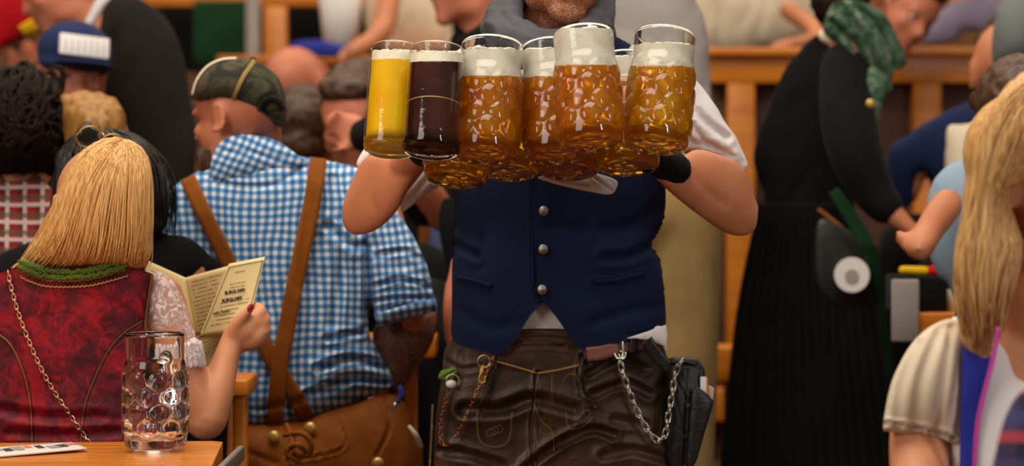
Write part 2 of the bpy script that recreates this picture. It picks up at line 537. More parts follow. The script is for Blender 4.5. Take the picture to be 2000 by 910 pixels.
M['cream'] = m_cloth('cream_cotton', (226, 208, 180), amt=.06)
M['grey'] = m_cloth('grey_cotton', (168, 158, 150), amt=.06)
M['scarf'] = m_cloth('charcoal_jersey', (80, 79, 83), amt=.2)
M['black'] = m_cloth('black_cloth', (15, 13, 14), amt=.2)
M['brownblack'] = m_cloth('brownish_black_wool', (36, 30, 27), amt=.15)
M['khaki'] = m_cloth('khaki_cotton', (146, 118, 70), amt=.15)
M['lightblue'] = m_cloth('pale_blue_cotton', (150, 172, 188), amt=.06)
M['bluegrey'] = m_cloth('blue_grey_check', (98, 108, 150), amt=.2)
M['darkblue'] = m_cloth('dark_blue_wool', (34, 46, 88), amt=.15)
M['royal'] = m_cloth('royal_blue_cloth', (50, 62, 150), amt=.15)
M['felt'] = m_cloth('grey_felt', (112, 116, 112), amt=.1)
M['red'] = m_cloth('red_cloth', (196, 16, 26), amt=.1)
M['yellow'] = m_cloth('yellow_cloth', (240, 190, 20), amt=.1)
M['green'] = m_cloth('dark_green_cloth', (24, 62, 34), amt=.3)
M['purple'] = m_cloth('violet_grey_cloth', (138, 128, 148), amt=.1)
M['stitch'] = m_plain('tan_thread', (190, 130, 62), .7)
M['dimstitch'] = m_plain('brown_thread', (120, 88, 46), .8)
M['gold'] = m_plain('gold_trim', (208, 170, 92), .4, .6)
M['chain'] = m_plain('rose_gold_metal', (236, 196, 160), .28, 1.0)
M['steel'] = m_plain('bright_steel', (225, 225, 205), .25, 1.0)
M['bronze'] = m_plain('aged_bronze', (176, 118, 84), .35, 1.0)
M['pewter'] = m_plain('dull_pewter', (170, 165, 160), .4, .9)
M['leather'] = m_leather('dark_leather', (36, 24, 15), (80, 54, 34), (150, 90, 40), .36)
M['blackleather'] = m_leather('black_leather', (18, 18, 17), (38, 37, 35), (66, 63, 58), .38)
M['belt'] = m_leather('red_brown_leather', (90, 40, 26), (130, 64, 46), (160, 92, 72), .4)
M['suede'] = m_leather('tan_suede', (112, 58, 12), (146, 80, 20), (172, 100, 30), .7)
M['suede2'] = m_leather('brown_suede', (92, 46, 8), (142, 76, 18), (178, 104, 32), .6)
M['gingham'] = m_check('blue_gingham', .0158, (240, 238, 236), (112, 162, 208), (24, 104, 168), q=.0165)
M['gingham2'] = m_check('blue_gingham_collar', .0158, (240, 238, 236), (112, 162, 208), (24, 104, 168), rot=.15)
M['bluecheck'] = m_check('faint_blue_check', .012, (170, 190, 205), (146, 168, 190), (110, 138, 168))
M['plaid'] = m_plaid('red_plaid', (178, 30, 40), (110, 14, 24), (232, 214, 206), (52, 84, 46))
M['plaid2'] = m_plaid('dark_plaid', (70, 50, 90), (30, 26, 50), (190, 60, 70), (60, 60, 110), .06)
M['wood'] = m_wood('orange_lacquered_wood', (204, 108, 16), (236, 148, 36))
M['tablewood'] = m_wood('honey_table_wood', (196, 106, 28), (236, 152, 58), (3, 40, 30), .2)
M['darkpanel'] = m_wood('dark_brown_panel', (70, 42, 26), (96, 60, 38), (30, 3, 30), .7)
M['backwall'] = m_wood('brown_wall', (96, 62, 40), (150, 104, 68), (2, 2, 2), .9)
M['paper'] = m_plain('cream_paper', (240, 218, 158), .8)
M['ink'] = m_plain('printed_ink', (96, 84, 56), .9)
M['inkdark'] = m_plain('dark_ink', (58, 48, 50), .9)
M['nail'] = m_plain('crimson_nail_polish', (150, 30, 48), .2)
M['eye'] = m_plain('eye_white', (225, 215, 205), .2)
M['hairblond'] = m_hair('golden_blond_hair', (166, 110, 48), (224, 170, 98), (252, 220, 154))
M['hairblond2'] = m_hair('light_blond_hair', (140, 90, 40), (214, 160, 94), (250, 212, 150))
M['hairdark'] = m_hair('dark_brown_hair', (16, 9, 6), (26, 15, 10), (52, 33, 24), (60, 60, 30), .75)
M['hairbrown'] = m_hair('brown_hair', (36, 21, 12), (74, 46, 27), (112, 76, 48), (120, 120, 40))
M['hairginger'] = m_hair('sandy_hair', (120, 76, 28), (170, 118, 52), (196, 146, 74), (120, 120, 14))
M['hairblack'] = m_hair('black_hair', (10, 7, 6), (22, 16, 13), (52, 40, 34), (140, 140, 20))
M['lens'] = m_plain('tinted_lens', (40, 44, 34), .08, .3)
M['leaf'] = m_cloth('green_felt', (110, 140, 60), amt=.3)
# ------------------------------------------------------------ people
def headM(px, py, D, yaw=0, pitch=0, roll=0, size=.235):
    """head centre at the pixel; yaw 0 looks at the camera, +90 to the picture's right, 180 away"""
    return Matrix.Translation(P(px, py, D)) @ Euler((R(pitch), R(roll), R(yaw)), 'XYZ').to_matrix().to_4x4() @ Matrix.Scale(size / .235, 4)

def head_geo(Mh, neck=True, jaw=1.0, ears=True):
    def E(c, r, rot=(0, 0, 0)): return ell(c, r, rot, 24, 16)
    g = U(E((0, .018, .030), (.075, .092, .084)),              # cranium
          E((0, -.030, .030), (.066, .058, .060)),             # forehead
          E((0, -.028, -.030), (.062 * jaw, .062, .070)),      # face
          E((0, -.040, -.072), (.044 * jaw, .048, .036)),      # jaw
          E((0, -.074, -.097), (.027 * jaw, .020, .019)),            # chin
          E((.040, -.010, -.070), (.020 * jaw, .042, .032)), E((-.040, -.010, -.070), (.020 * jaw, .042, .032)),
          E((.036, -.066, -.022), (.022, .018, .020)), E((-.036, -.066, -.022), (.022, .018, .020)),   # cheeks
          E((.028, -.080, .020), (.024, .010, .009), (0, 6, 0)), E((-.028, -.080, .020), (.024, .010, .009), (0, -6, 0)),  # brows
          tube3([(0, -.080, .014), (0, -.092, -.004), (0, -.104, -.022), (0, -.108, -.030)], [.008, .0085, .011, .012]),
          E((.011, -.094, -.032), (.0085, .010, .008)), E((-.011, -.094, -.032), (.0085, .010, .008)),  # nostrils
          E((0, -.087, -.056), (.024, .009, .0055), (8, 0, 0)), E((0, -.085, -.067), (.021, .010, .0065)),  # lips
          E((0, -.080, -.050), (.026, .012, .014)))
    if ears:
        for sx in (-1, 1):
            g.add(E((sx * .077, .012, -.004), (.006, .018, .030), (8, sx * 8, sx * -14)))
            pts = [(sx * .083, .016 + .017 * math.cos(a), -.002 + .030 * math.sin(a)) for a in np.linspace(-1.9, 2.2, 10)]
            g.add(tube3(pts, [.0048] * 10, 8)); g.add(E((sx * .081, .002, -.028), (.005, .008, .009)))
    if neck:
        g.add(tube3([(0, .02, -.03), (0, .022, -.09), (0, .020, -.15)], [.052, .053, .058], 18))
    return g.tr(Mh)

def eyes(Mh, parent):
    for sx in (-1, 1):
        mk('eye', ell((sx * .030, -.071, .004), (.0125, .0125, .0105)).tr(Mh), M['eye'], parent)
        mk('iris', ell((sx * .030, -.0835, .004), (.0055, .002, .0055)).tr(Mh), M['hairblack'], parent)

def hand(wx, wy, D, ang, L, curl=30, thumb=1, dD=0.0, spread=7, fat=1.0):
    """hand of length L px from the wrist, pointing at ang degrees (picture plane, 0 = right, 90 = up)"""
    a = R(ang); ux, uy = math.cos(a), -math.sin(a); vx, vy = -uy, ux
    g = Geo([], [])
    def q(l, w, d=0): return (wx + ux * l * L + vx * w * L, wy + uy * l * L + vy * w * L, D + dD * l - d)
    m = D / F * L
    for w in (-.15, 0, .15):
        g.add(tube([q(-.05, w * .6) + (.12 * L * fat,), q(.25, w) + (.13 * L * fat,), q(.5, w * 1.15) + (.10 * L * fat,)], 12))
    for i, (w, ln) in enumerate(((-.2, .40), (-.07, .48), (.06, .45), (.185, .35))):
        p = [q(.46, w)]; ln *= 1.0; l = .46; d = 0; an = 0
        for k, fr in enumerate((.45, .32, .25)):
            an += R(curl); l += ln * fr * math.cos(an); d += ln * fr * math.sin(an) * m
            p.append(q(l, w + (w) * .12 * k, d))
        g.add(tube([p[0] + (.066 * L * fat,), p[1] + (.062 * L * fat,), p[2] + (.055 * L * fat,), p[3] + (.046 * L * fat,)], 10, 4))
    g.add(tube([q(.08, -.18 * thumb) + (.085 * L,), q(.28, -.34 * thumb, .1 * m) + (.072 * L,), q(.46, -.42 * thumb, .2 * m) + (.06 * L,), q(.58, -.42 * thumb, .28 * m) + (.05 * L,)], 10, 4))
    return g

def hairlocks(name, guides, n, r, surf, mat, parent, seed=1, jit=6, off=.002, sub=6, umin=0, umax=1, dep=.006):
    """locks of hair following guide lines laid over the hair's body"""
    rd = random.Random(seed); G = [np.array(catmull(g, sub)) for g in guides]; v = []; f = []
    for i in range(n):
        u = umin + (umax - umin) * rd.random(); t = u * (len(G) - 1); k = min(int(t), len(G) - 2); t -= k
        c = G[k] * (1 - t) + G[k + 1] * t
        s0 = rd.random() * .25; s1 = 1 - rd.random() * .18
        ph = rd.random() * 6; am = rd.random() * jit; N = 14
        pts = []; rr = []
        o_ = off + rd.random() * dep - dep * .5
        for j in range(N + 1):
            w = s0 + (s1 - s0) * j / N; q = w * (len(c) - 1); a = int(q); b = min(a + 1, len(c) - 1); fr = q - a
            x, y = c[a] * (1 - fr) + c[b] * fr
            x += am * math.sin(ph + w * 5) * w
            pts.append(P(x, y, float(surf.D(x, y)) - o_)); e_ = j / N
            rr.append(r * (1.0 - .75 * e_ ** 2) * (.35 + .65 * min(1, e_ * 6)) * surf.D0 / F * (.6 + .8 * rd.random() ** 2 if j == 0 else 1))
        g = tube3(pts, rr, 5, caps=False); nn = len(v)
        v += g.v; f += [tuple(x + nn for x in q) for q in g.f]
    return mk(name, Geo(v, f), mat, parent)

def legs(xc, ytop, D, wpx, mat_body='skin'):
    """seat and legs down to the floor, below the picture"""
    yb = HOR + CAMH * F / D - 6; g = Geo([], [])
    for s in (-1, 1):
        g.add(tube([(xc + s * wpx * .24, ytop, D, wpx * .27), (xc + s * wpx * .25, (ytop + yb) / 2, D - .03, wpx * .2), (xc + s * wpx * .26, yb, D, wpx * .13)], 16))
    return g

def shoes(xc, D, wpx, parent):
    z = .045
    for s in (-1, 1):
        c = P(xc + s * wpx * .26, HOR + (CAMH - z) * F / D, D - .06)
        mk('shoe', U(ell((c.x, c.y, .045), (.045, .13, .045)), ell((c.x, c.y + .06, .08), (.045, .06, .07))), M['black'], parent)

def top_geo(out, D, k=.8, **kw): return Surf(out, D, k, **kw).geo()

# ------------------------------------------------------------ the hall
struct('floor', box((0, 7, -.05), (16, 18, .1)), M['darkpanel'])
struct('wall_back', box((0, 12.4, 2.2), (16, .2, 4.6)), M['backwall'])
struct('wall_left', box((-7.9, 7.4, 2.2), (.2, 10.0, 4.6)), M['backwall'])
struct('wall_right', box((7.9, 7.4, 2.2), (.2, 10.0, 4.6)), M['backwall'])

def rail(name, label, D, x0, x1, ytop, h, posts, ybot, pw, low=None):
    t = thing(name, label, 'railing', (P((x0 + x1) / 2, 0, D).x, D, 0))
    mk('top_rail', pbox(x0, ytop, x1, ytop + h, D, .09), M['wood'], t)
    mk('cap_board', pbox(x0 - 6, ytop - 8, x1 + 6, ytop + 8, D - .04, .17), M['wood'], t)
    for x in posts: mk('post', pbox(x - pw / 2, ytop + h, x + pw / 2, HOR + CAMH * F / D, D, .08), M['wood'], t)
    mk('panel', pbox(x0 + 4, ytop + h - 4, x1 - 4, ybot, D + .08, .03), M['darkpanel'], t)
    if low: mk('bottom_rail', pbox(x0, low, x1, low + h, D - .005, .08), M['wood'], t)
    return t
rail('wooden_railing', 'orange wooden railing with brown panels behind the woman in the black dress', 7.2, 1385, 2100, 100, 62, (1448, 1812, 2080), 900, 54, 760)
rail('wooden_railing', 'orange wooden balustrade behind the seated guests at upper left', 8.4, 430, 960, 116, 46, (445, 700, 950), 600, 34)
def upper():
    t = thing('wooden_shelf_frame', 'orange wooden frame with dark opening across the top left background', 'frame', (P(560, 0, 9.2).x, 9.2, 0))
    D = 9.2
    mk('beam', pbox(250, -26, 960, 12, D, .12), M['wood'], t)
    mk('post', pbox(515, 12, 560, HOR + CAMH * F / D, D, .1), M['wood'], t)
    mk('post', pbox(262, 12, 290, HOR + CAMH * F / D, D, .1), M['wood'], t)
    mk('back_panel', pbox(255, 0, 960, 140, D + .3, .04), M['black'], t)
upper()
o = mk('hanging_cloth', U(*[tube([(385 + 12 * i, 8, 8.9, 8), (387 + 12 * i, 120, 8.9, 9)], 10) for i in range(9)]), M['green'])
tag(o, 'dark green cloth hanging under the beam at upper left', 'cloth')
o = mk('metal_pole', tube([(494, -40, 8.7, 14), (494, HOR + CAMH * F / 8.7 - 14, 8.7, 14)], 16), M['grey'])
tag(o, 'pale grey pole beside the green hanging cloth', 'pole')
t = thing('tall_white_box', 'white cylindrical paper bin on the balustrade at top left', 'container', P(665, 112, 8.3))
b = ribbon([(665, -30), (665, 112)], 10, lambda x, y: 8.3)
mk('bin_body', tube3([P(665, 100, 8.4), P(665, 40, 8.4), P(665, -35, 8.4)], [.055, .066, .078], 24, caps=False), M['white'], t)
o = mk('folded_cloth', Surf([(570, 84), (620, 78), (660, 86), (690, 92), (686, 108), (640, 112), (575, 110)], 8.2, .6).geo(), M['royal'])
tag(o, 'blue folded cloth on the balustrade below the white container', 'cloth')

def bench(label, x0, x1, y0, y1, D, name='wooden_bench', cat='bench'):
    t = thing(name, label, cat, (P((x0 + x1) / 2, 0, D).x, D, 0))
    mk('board', pbox(x0, y0, x1, y1, D, .18), M['wood'], t)
    for x in (x0 + .25 * (x1 - x0), x1 - .3 * (x1 - x0)): mk('leg', pbox(x - 12, y1, x + 12, HOR + CAMH * F / (D + .1), D + .1, .05), M['wood'], t)
bench('orange wooden bench standing behind the holster of the waiter', 1330, 1470, 680, 745, 6.2)
bench('wooden table edge behind the tattooed forearm', 690, 850, 660, 700, 5.04, 'wooden_table', 'table')
bench('pale wooden table end between the held menu and the gingham shirt', 430, 484, 742, 774, 4.52, 'wooden_table', 'table')

# ------------------------------------------------------------ far guests
def guest(label, D, head=None, skin='skin', hair=None, torso=None, cloth='grey', k=.7, arms=(), extra=None, vox=.011, legm=None,
          hairout=None, hsize=None, wr=.006, cat='person', core=None, collar=None, locks=None, slope=(0, 0), tname='shirt', foot=True, neck=True, hk=1.9):
    """a whole person: one body, a garment, hair, trousers"""
    cx = core[0] if core else (np.mean([p[0] for p in torso]) if torso else head[0])
    t = thing('person', label, cat, (P(cx, 0, D).x, D, 0))
    g = Geo([], []); Mh = None
    if head:
        Mh = headM(head[0], head[1], head[2] if len(head) > 6 else D, *(head[-4:-1] if len(head) > 6 else head[2:5]), size=head[-1])
        if hairout: Mh = Matrix.Translation((0, .035, 0)) @ Mh
        g.add(head_geo(Mh, neck))
    if torso:
        c = np.array(torso, float); m0 = c.mean(0)
        g.add(Surf([tuple(m0 + (p - m0) * .86) for p in c], D, k * .78, s_=8, slope=slope).geo())
    for a in arms: g.add(a)
    for a in (extra or ()): g.add(a)
    if foot and torso:
        yb = max(p[1] for p in torso); wpx = .36 / D * F
        g.add(legs(cx, yb - 20, D, wpx * .7))
    g.uv = None
    blend('body', g, M[skin], t, vox, 4)
    if torso:
        sf = Surf(torso, D, k, s_=6, slope=slope)
        sh = mk(tname, sf.geo(), M[cloth], t)
        if wr: wrinkle(sh, wr, 9, 9, 5, random.random() * 30, .05)
        t['_s'] = 0
    else: sf = None
    if foot and torso:
        L = legs(cx, yb - 62, D, wpx * 1.12)
        L.add(ellp(cx, yb - 40, D, wpx * .52, wpx * .3, wpx * .36)); L.uv = None
        blend('trousers', L, M[legm or 'black'], t, .014, 3); shoes(cx, D, wpx, t)
    if head and not hairout and hair:
        h = U(ell((0, .030, .045), (.083, .095, .086)), ell((0, .055, -.01), (.074, .062, .07)), ell((0, -.035, .088), (.062, .045, .028))).tr(Mh)
        blend('hair', h, M[hair], t, .008, 2, (.006, 30, 30, 30, random.random() * 9))
    if hairout:
        hs = Surf(hairout, head[2] if head and len(head) > 6 else D, hk, s_=5)
        ho = mk('hair', hs.geo(), M[hair], t); wrinkle(ho, .006, 40, 30, 9, 3.3)
    if head: eyes(Mh, t)
    return t, Mh, sf

# grey-shirted man standing behind the waiter
guest('person in a grey shirt and khaki trousers standing right behind the waiter', 5.6, (1235, -190, 20, 0, 0, .24), hair='hairbrown',
      torso=[(1180, -60), (1250, -90), (1320, -60), (1365, 0), (1385, 60), (1394, 160), (1392, 260), (1400, 400), (1395, 450), (1290, 460), (1200, 450), (1185, 300), (1180, 150), (1165, 40)],
      cloth='grey', legm='khaki', k=.6, core=(1240, 0), wr=.008)
# white shirted guests above the railing
guest('person in a white blouse seated above the railing, left of the green scarf', 8.2, (1500, -90, 10, 0, 0, .24), hair='hairbrown', torso=[(1400, -20), (1450, -40), (1520, -40), (1560, 0), (1570, 60), (1530, 92), (1470, 100), (1405, 96), (1390, 40)], cloth='cream', k=.8, wr=.012,
      arms=[tube([(1540, 20, 8.0, 20), (1600, 70, 7.9, 18), (1530, 92, 7.7, 15)], 12), hand(1535, 90, 7.7, 190, 45)], foot=False)
guest('person in a white shirt leaning over the railing beside the grey shirted back', 8.6, (1420, -80, -20, 0, 0, .24), hair='hairdark', torso=[(1350, -30), (1420, -40), (1450, 0), (1455, 50), (1440, 100), (1370, 105), (1345, 50)], cloth='cream', k=.8, wr=.012, foot=False)
guest('person in a white shirt holding a brown bottle above the railing', 8.8, (1590, -95, 30, 0, 0, .24), hair='hairbrown', torso=[(1540, -30), (1600, -40), (1650, -20), (1660, 60), (1620, 98), (1560, 90), (1545, 30)], cloth='cream', k=.8, foot=False)
# upper left guests behind the mugs
guest('person in a beige shirt leaning on the balustrade above the left mugs', 8.6, (800, -80, -30, 10, 0, .24), hair='hairdark', torso=[(720, -20), (780, -45), (850, -30), (880, 30), (890, 90), (850, 110), (760, 108), (715, 60)], cloth='cream', k=.8, wr=.01,
      arms=[tube([(760, -10, 8.35, 26), (745, 60, 8.2, 22), (690, 100, 8.1, 17)], 12), hand(694, 98, 8.1, 200, 50)], foot=False)
guest('person with a beard and a black collar looking left behind the waiter', 6.1, (915, -50, -75, 8, 0, .25), skin='skin_red', hair='hairbrown',
      torso=[(880, 70), (930, 40), (985, 0), (1040, -10), (1110, 10), (1160, 80), (1180, 200), (1170, 380), (1100, 420), (950, 420), (900, 300), (880, 160)], cloth='black', k=.5, wr=.004)
o_ = [o for o in bpy.data.objects if o.get('label', '').startswith('person with a beard')][0]
mk('coat_collar', Surf([(896, 76), (935, 48), (975, 12), (1000, -30), (1060, -30), (1040, 100), (920, 100)], 5.95, .6).geo(), M['black'], o_)
# ------------------------------------------------------------ left background guests
t, Mh, sf = guest('person in a brownish black jacket with a white collar bending over at upper left', 6.3, (118, -35, -80, 25, 0, .25), skin='skin_red', hair='hairbrown',
      torso=[(150, 85), (165, 40), (205, 5), (250, -8), (300, 10), (335, 55), (360, 120), (376, 190), (388, 260), (384, 330), (372, 420), (340, 560), (240, 560), (235, 420), (250, 330), (240, 250), (205, 195), (165, 150)],
      cloth='brownblack', k=.55, wr=.005, tname='jacket')
c = Surf([(158, 62), (172, 30), (192, -5), (222, -12), (206, 12), (186, 42), (168, 66)], 6.16, .9).geo()
mk('collar', c, M['white'], t)
t, Mh, sf = guest('person in a red jacket with a yellow patch at the top left corner', 6.8, (20, -100, 60, 0, 0, .24), skin='skin_red', hair='hairbrown',
      torso=[(-60, -20), (0, -40), (60, -20), (72, 40), (60, 70), (20, 88), (0, 110), (-40, 300), (-80, 300), (-80, 100)], cloth='red', k=.7, tname='jacket')
mk('patch', ribbon([(42, 62), (68, 46)], 24, sf.D, .004, .006), M['yellow'], t)
guest('person with brown hair seated behind the navy cap', 8.0, (75, 115, 30, 10, 0, .26), skin='skin_red', hair='hairbrown', torso=[(10, 190), (60, 175), (130, 200), (150, 420), (0, 420)], cloth='black')
guest('person with reddish hair beside the white collar at upper left', 7.4, (120, 40, 60, 10, 0, .25), skin='skin_red', hair='hairginger', torso=[(60, 120), (120, 100), (170, 130), (180, 420), (50, 420)], cloth='green')
t, Mh, sf = guest('person in a navy baseball cap with a white lettered patch', 6.0, (142, 150, 22, 6, 6, .24), skin='skin_red', torso=[(60, 270), (130, 240), (200, 250), (250, 300), (250, 480), (50, 480)], cloth='black')
cp = U(ell((0, .015, .060), (.090, .105, .075)), ell((0, .0, .030), (.088, .098, .03)))
b_ = blend('cap', cp.tr(Mh), M['darkblue'], t, .007, 2)
mk('visor', ell((0, -.115, .036), (.072, .062, .008), (-10, 0, 0)).tr(Mh), M['darkblue'], t)
pt = mk('cap_patch', box((-.0, -.089, .078), (.118, .012, .052), (-22, 0, 0), .003).tr(Mh), M['white'], t)
for i in range(7): mk('letter_stroke', box((-.045 + .015 * i, -.0955, .078), (.0022, .003, .034), (-22, 0, 0)).tr(Mh), M['grey'], t)
t, Mh, sf = guest('person with sandy blond hair seen from behind under the navy cap', 5.3, (182, 296, 180, 0, 0, .23), hair='hairginger',
      hairout=[(122, 190), (150, 178), (185, 180), (222, 192), (243, 212), (248, 250), (240, 300), (225, 350), (180, 370), (130, 350), (112, 290), (114, 230)], torso=[(80, 380), (180, 350), (280, 390), (300, 620), (60, 620)], cloth='black')
guest('bald person seen from behind beyond the camouflage cap', 7.0, (588, 180, 150, 0, 10, .27), skin='skin_red', torso=[(500, 280), (580, 250), (660, 270), (700, 330), (700, 520), (490, 520)], cloth='cream')
guest('person with short brown hair and a visible ear behind the camouflage cap', 6.3, (606, 268, 150, 0, -8, .24), hair='hairbrown', torso=[(540, 370), (600, 340), (680, 350), (720, 420), (720, 600), (530, 600)], cloth='black')
t, Mh, sf = guest('person covering the face with a hand, left of the pale beer mug', 5.95, (694, 232, -20, 20, 0, .245), skin='skin_red', hair='hairbrown', hairout=None,
      torso=[(620, 350), (690, 330), (770, 340), (812, 400), (818, 500), (818, 620), (620, 620)], cloth='black', k=.5,
      arms=[tube([(860, 420, 5.7, 34), (800, 330, 5.6, 34), (735, 275, 5.56, 30), (712, 262, 5.56, 28)], 14), hand(722, 268, 5.55, 158, 112, 22, 1, fat=1.15)])
mk('sleeve', tube([(830, 400, 5.7, 44), (780, 318, 5.62, 42), (730, 268, 5.56, 36), (716, 264, 5.54, 35)], 18), M['black'], t)
# person in blue-violet shirt with braces, behind
t, Mh, sf = guest('person in a blue violet shirt with brown braces behind the gingham shirted man', 6.8, (835, 290, 180, 0, 0, .24), hair='hairdark',
      torso=[(790, 400), (810, 388), (865, 385), (882, 420), (884, 500), (880, 620), (800, 620), (786, 500)], cloth='bluegrey', k=.8)
mk('brace', ribbon([(826, 388), (824, 470), (815, 600)], 26, sf.D, .003, .003), M['suede'], t)
guest('person with a bare arm in dark clothing left of the blue waistcoat', 5.38, (960, 300, 180, 0, 0, .23), hair='hairdark',
      torso=[(860, 400), (900, 385), (1000, 400), (1010, 700), (880, 690), (872, 560)], cloth='black', k=.35, skin='skin_red',
      arms=[tube([(905, 500, 4.95, 22), (885, 590, 4.9, 22), (888, 660, 4.9, 20), (900, 720, 4.9, 17)], 14), hand(900, 715, 4.9, -70, 60)])

# ------------------------------------------------------------ right background
D = 5.9
t, Mh, sf = guest('woman in a long black dress with a green patterned scarf leaning to the right', D, (1668, 18, 150, 40, 25, .24), hair='hairdark',
      torso=[(1610, 62), (1650, 72), (1690, 110), (1708, 180), (1706, 260), (1690, 330), (1672, 385), (1690, 480), (1722, 600), (1745, 720), (1760, 860), (1770, 1100), (1400, 1100), (1410, 900), (1425, 720), (1450, 560), (1478, 440), (1486, 380), (1470, 330), (1474, 280), (1500, 200), (1540, 120), (1580, 75)],
      cloth='black', k=.45, tname='dress', wr=.006, foot=False,
      arms=[tube([(1660, 150, D - .12, 34), (1668, 260, D - .2, 34), (1700, 360, D - .25, 30), (1745, 418, D - .27, 23), (1785, 455, D - .28, 17)], 14), hand(1780, 450, D - .28, -38, 62, 20)])
mk('sleeve', tube([(1650, 130, D - .14, 48), (1655, 220, D - .2, 54), (1672, 300, D - .24, 52), (1705, 372, D - .25, 42), (1728, 402, D - .26, 36)], 20), M['black'], t)
pl = Geo([], [])
for i in range(17):
    x0 = 1486 + 11 * i; x1 = 1412 + 22 * i
    pl.add(tube([(x0, 400, D - .10, 5), ((x0 + x1) / 2 - 4, 620, float(sf.D((x0 + x1) / 2, 620)) - .0, 9), (x1, 1000, float(sf.D(x1, 1000)), 15)], 8))
mk('skirt_pleats', pl, M['black'], t)
sc = Surf([(1618, 20), (1640, 0), (1690, 6), (1730, 30), (1752, 70), (1772, 122), (1745, 142), (1742, 178), (1718, 182), (1712, 150), (1680, 130), (1640, 90), (1608, 62)], D - .16, .8,
          creases=[([(1640, 10), (1680, 60), (1720, 150)], 6, .03), ([(1670, 10), (1720, 60), (1745, 130)], 6, .03), ([(1625, 40), (1670, 90), (1715, 160)], 5, .03)])
n = NT('green_patterned_scarf'); v = n.coord(); n.l(n.ramp(n.noise(v, 16, 3, .6, 2), [(.32, lin((20, 30, 22))), (.45, lin((44, 78, 50))), (.58, lin((86, 108, 84))), (.7, lin((150, 150, 120)))]), n.b.inputs['Base Color']); n.set(Roughness=.9)
mk('scarf', sc.geo(), n.m, t)
mk('scarf_end', Surf([(1700, 130), (1730, 150), (1726, 200), (1712, 240), (1694, 236), (1690, 180)], D - .2, .8).geo(), n.m, t)
mk('brooch', ellp(1700, 202, D - .28, 9, 9, 5), M['gold'], t)
mk('collar', Surf([(1600, 60), (1622, 64), (1660, 100), (1690, 130), (1670, 132), (1630, 96), (1602, 78)], D - .12, .8).geo(), M['cream'], t)
mk('apron_ribbon', ribbon([(1628, 372), (1672, 440), (1704, 505), (1722, 600), (1740, 740)], 30, lambda x, y: D - .42 + .0005 * max(0, y - 480), .004, .012, wf=lambda u: .7 + .3 * math.sin(6 * u)), M['green'], t)
bg = thing('waist_bag', 'black waist pouch with a round white badge on the black dress', 'bag', P(1655, 600, D - .35))
mk('bag_body', Surf([(1600, 430), (1640, 440), (1700, 480), (1722, 540), (1712, 596), (1640, 600), (1598, 560), (1590, 490)], D - .37, .35).geo(), M['blackleather'], bg)
bd = mk('round_badge', tube3([P(1664, 537, D - .40), P(1664, 537, D - .435)], [.0395, .0385], 32, caps=False), M['white'], bg, smooth=False)
mk('badge_print', tube3([P(1664, 540, D - .434), P(1664, 540, D - .437)], [.016, .016], 24, caps=False), M['grey'], bg, smooth=False)
mk('strap', tube([(1600, 410, D - .3, 4), (1650, 450, D - .36, 4), (1700, 500, D - .36, 4)], 8), M['suede2'], bg)

guest('person bending down over a table behind the green scarf', 6.9, (1770, 18, 35, 30, 20, .25), skin='skin_red', hair='hairdark', torso=[(1690, -60), (1760, -70), (1800, -40), (1760, 30), (1710, 60), (1680, 20)], cloth='cream', k=.8, foot=False)
guest('person in a violet grey jacket leaning on the railing at upper right', 7.6, (1890, -110, 0, 0, 0, .25), hair='hairdark', torso=[(1800, 82), (1815, 50), (1860, 0), (1900, -30), (1960, -20), (1985, 20), (1980, 80), (1930, 76), (1890, 60), (1860, 82)], cloth='purple', k=.7, foot=False, tname='jacket')
guest('person in a dark blue jumper bending over behind the pale blue shirt', 6.3, (1985, 130, 200, 20, 0, .26), hair='hairbrown',
      torso=[(1735, 300), (1770, 262), (1830, 225), (1880, 200), (1930, 205), (2000, 230), (2060, 300), (2060, 560), (1900, 560), (1850, 420), (1800, 340), (1790, 380), (1770, 412), (1740, 370)], cloth='darkblue', k=.55, tname='jumper')
t, Mh, sf = guest('woman with a grey felt hat and brown hair seen from behind at right', 5.85, (1975, 145, 180, 0, 0, .27), hair='hairbrown',
      hairout=[(1935, 130), (1960, 110), (2030, 115), (2050, 200), (2040, 320), (1980, 330), (1930, 300), (1925, 220)], torso=[(1845, 262), (1880, 240), (1940, 235), (2040, 270), (2080, 420), (2080, 620), (1900, 620), (1850, 420)], cloth='cream', k=.6)
mk('felt_hat', U(Surf([(1942, 40), (1950, 10), (1980, -10), (2030, -6), (2060, 40), (2062, 118), (1998, 128), (1940, 122)], 5.66, 1.5).geo()), M['felt'], t)
t, Mh, sf = guest('person in a pale blue checked shirt reaching down beside the long blond hair', 4.9, (1990, 250, 200, 30, 0, .24), hair='hairbrown',
      torso=[(1812, 372), (1835, 335), (1880, 305), (1940, 290), (2040, 300), (2080, 420), (2060, 640), (1960, 700), (1880, 640), (1850, 560), (1830, 540), (1812, 470)], cloth='lightblue', k=.6, core=(2060, 0),
      arms=[tube([(1850, 400, 4.8, 34), (1815, 450, 4.75, 30), (1795, 490, 4.7, 24), (1775, 470, 4.75, 18)], 14), hand(1780, 476, 4.75, 150, 52)])
t = thing('serving_crate', 'dark crate with yellow and orange food beside the hanging grey sheet', 'crate', P(1800, 560, 5.7))
mk('crate_body', pbox(1750, 540, 1850, 611, 5.28, .15, .003), M['black'], t)
o = mk('sauce_bottle', tube([(1764, 528, 5.34, 9), (1806, 530, 5.34, 10)], 14), M['yellow']); tag(o, 'yellow rolled item lying on the dark crate', 'food')
o = mk('bread_roll', ellp(1828, 530, 5.34, 20, 13, 16), M['red']); tag(o, 'orange red item lying on the dark crate', 'food')
o = mk('hanging_sheet', pbox(1742, 546, 1796, 668, 5.24, .012), M['grey']); tag(o, 'grey printed sheet hanging from the crate edge', 'sheet')
bench('orange wooden table under the tray at right', 1780, 2050, 611, 655, 5.25, 'wooden_table', 'table')
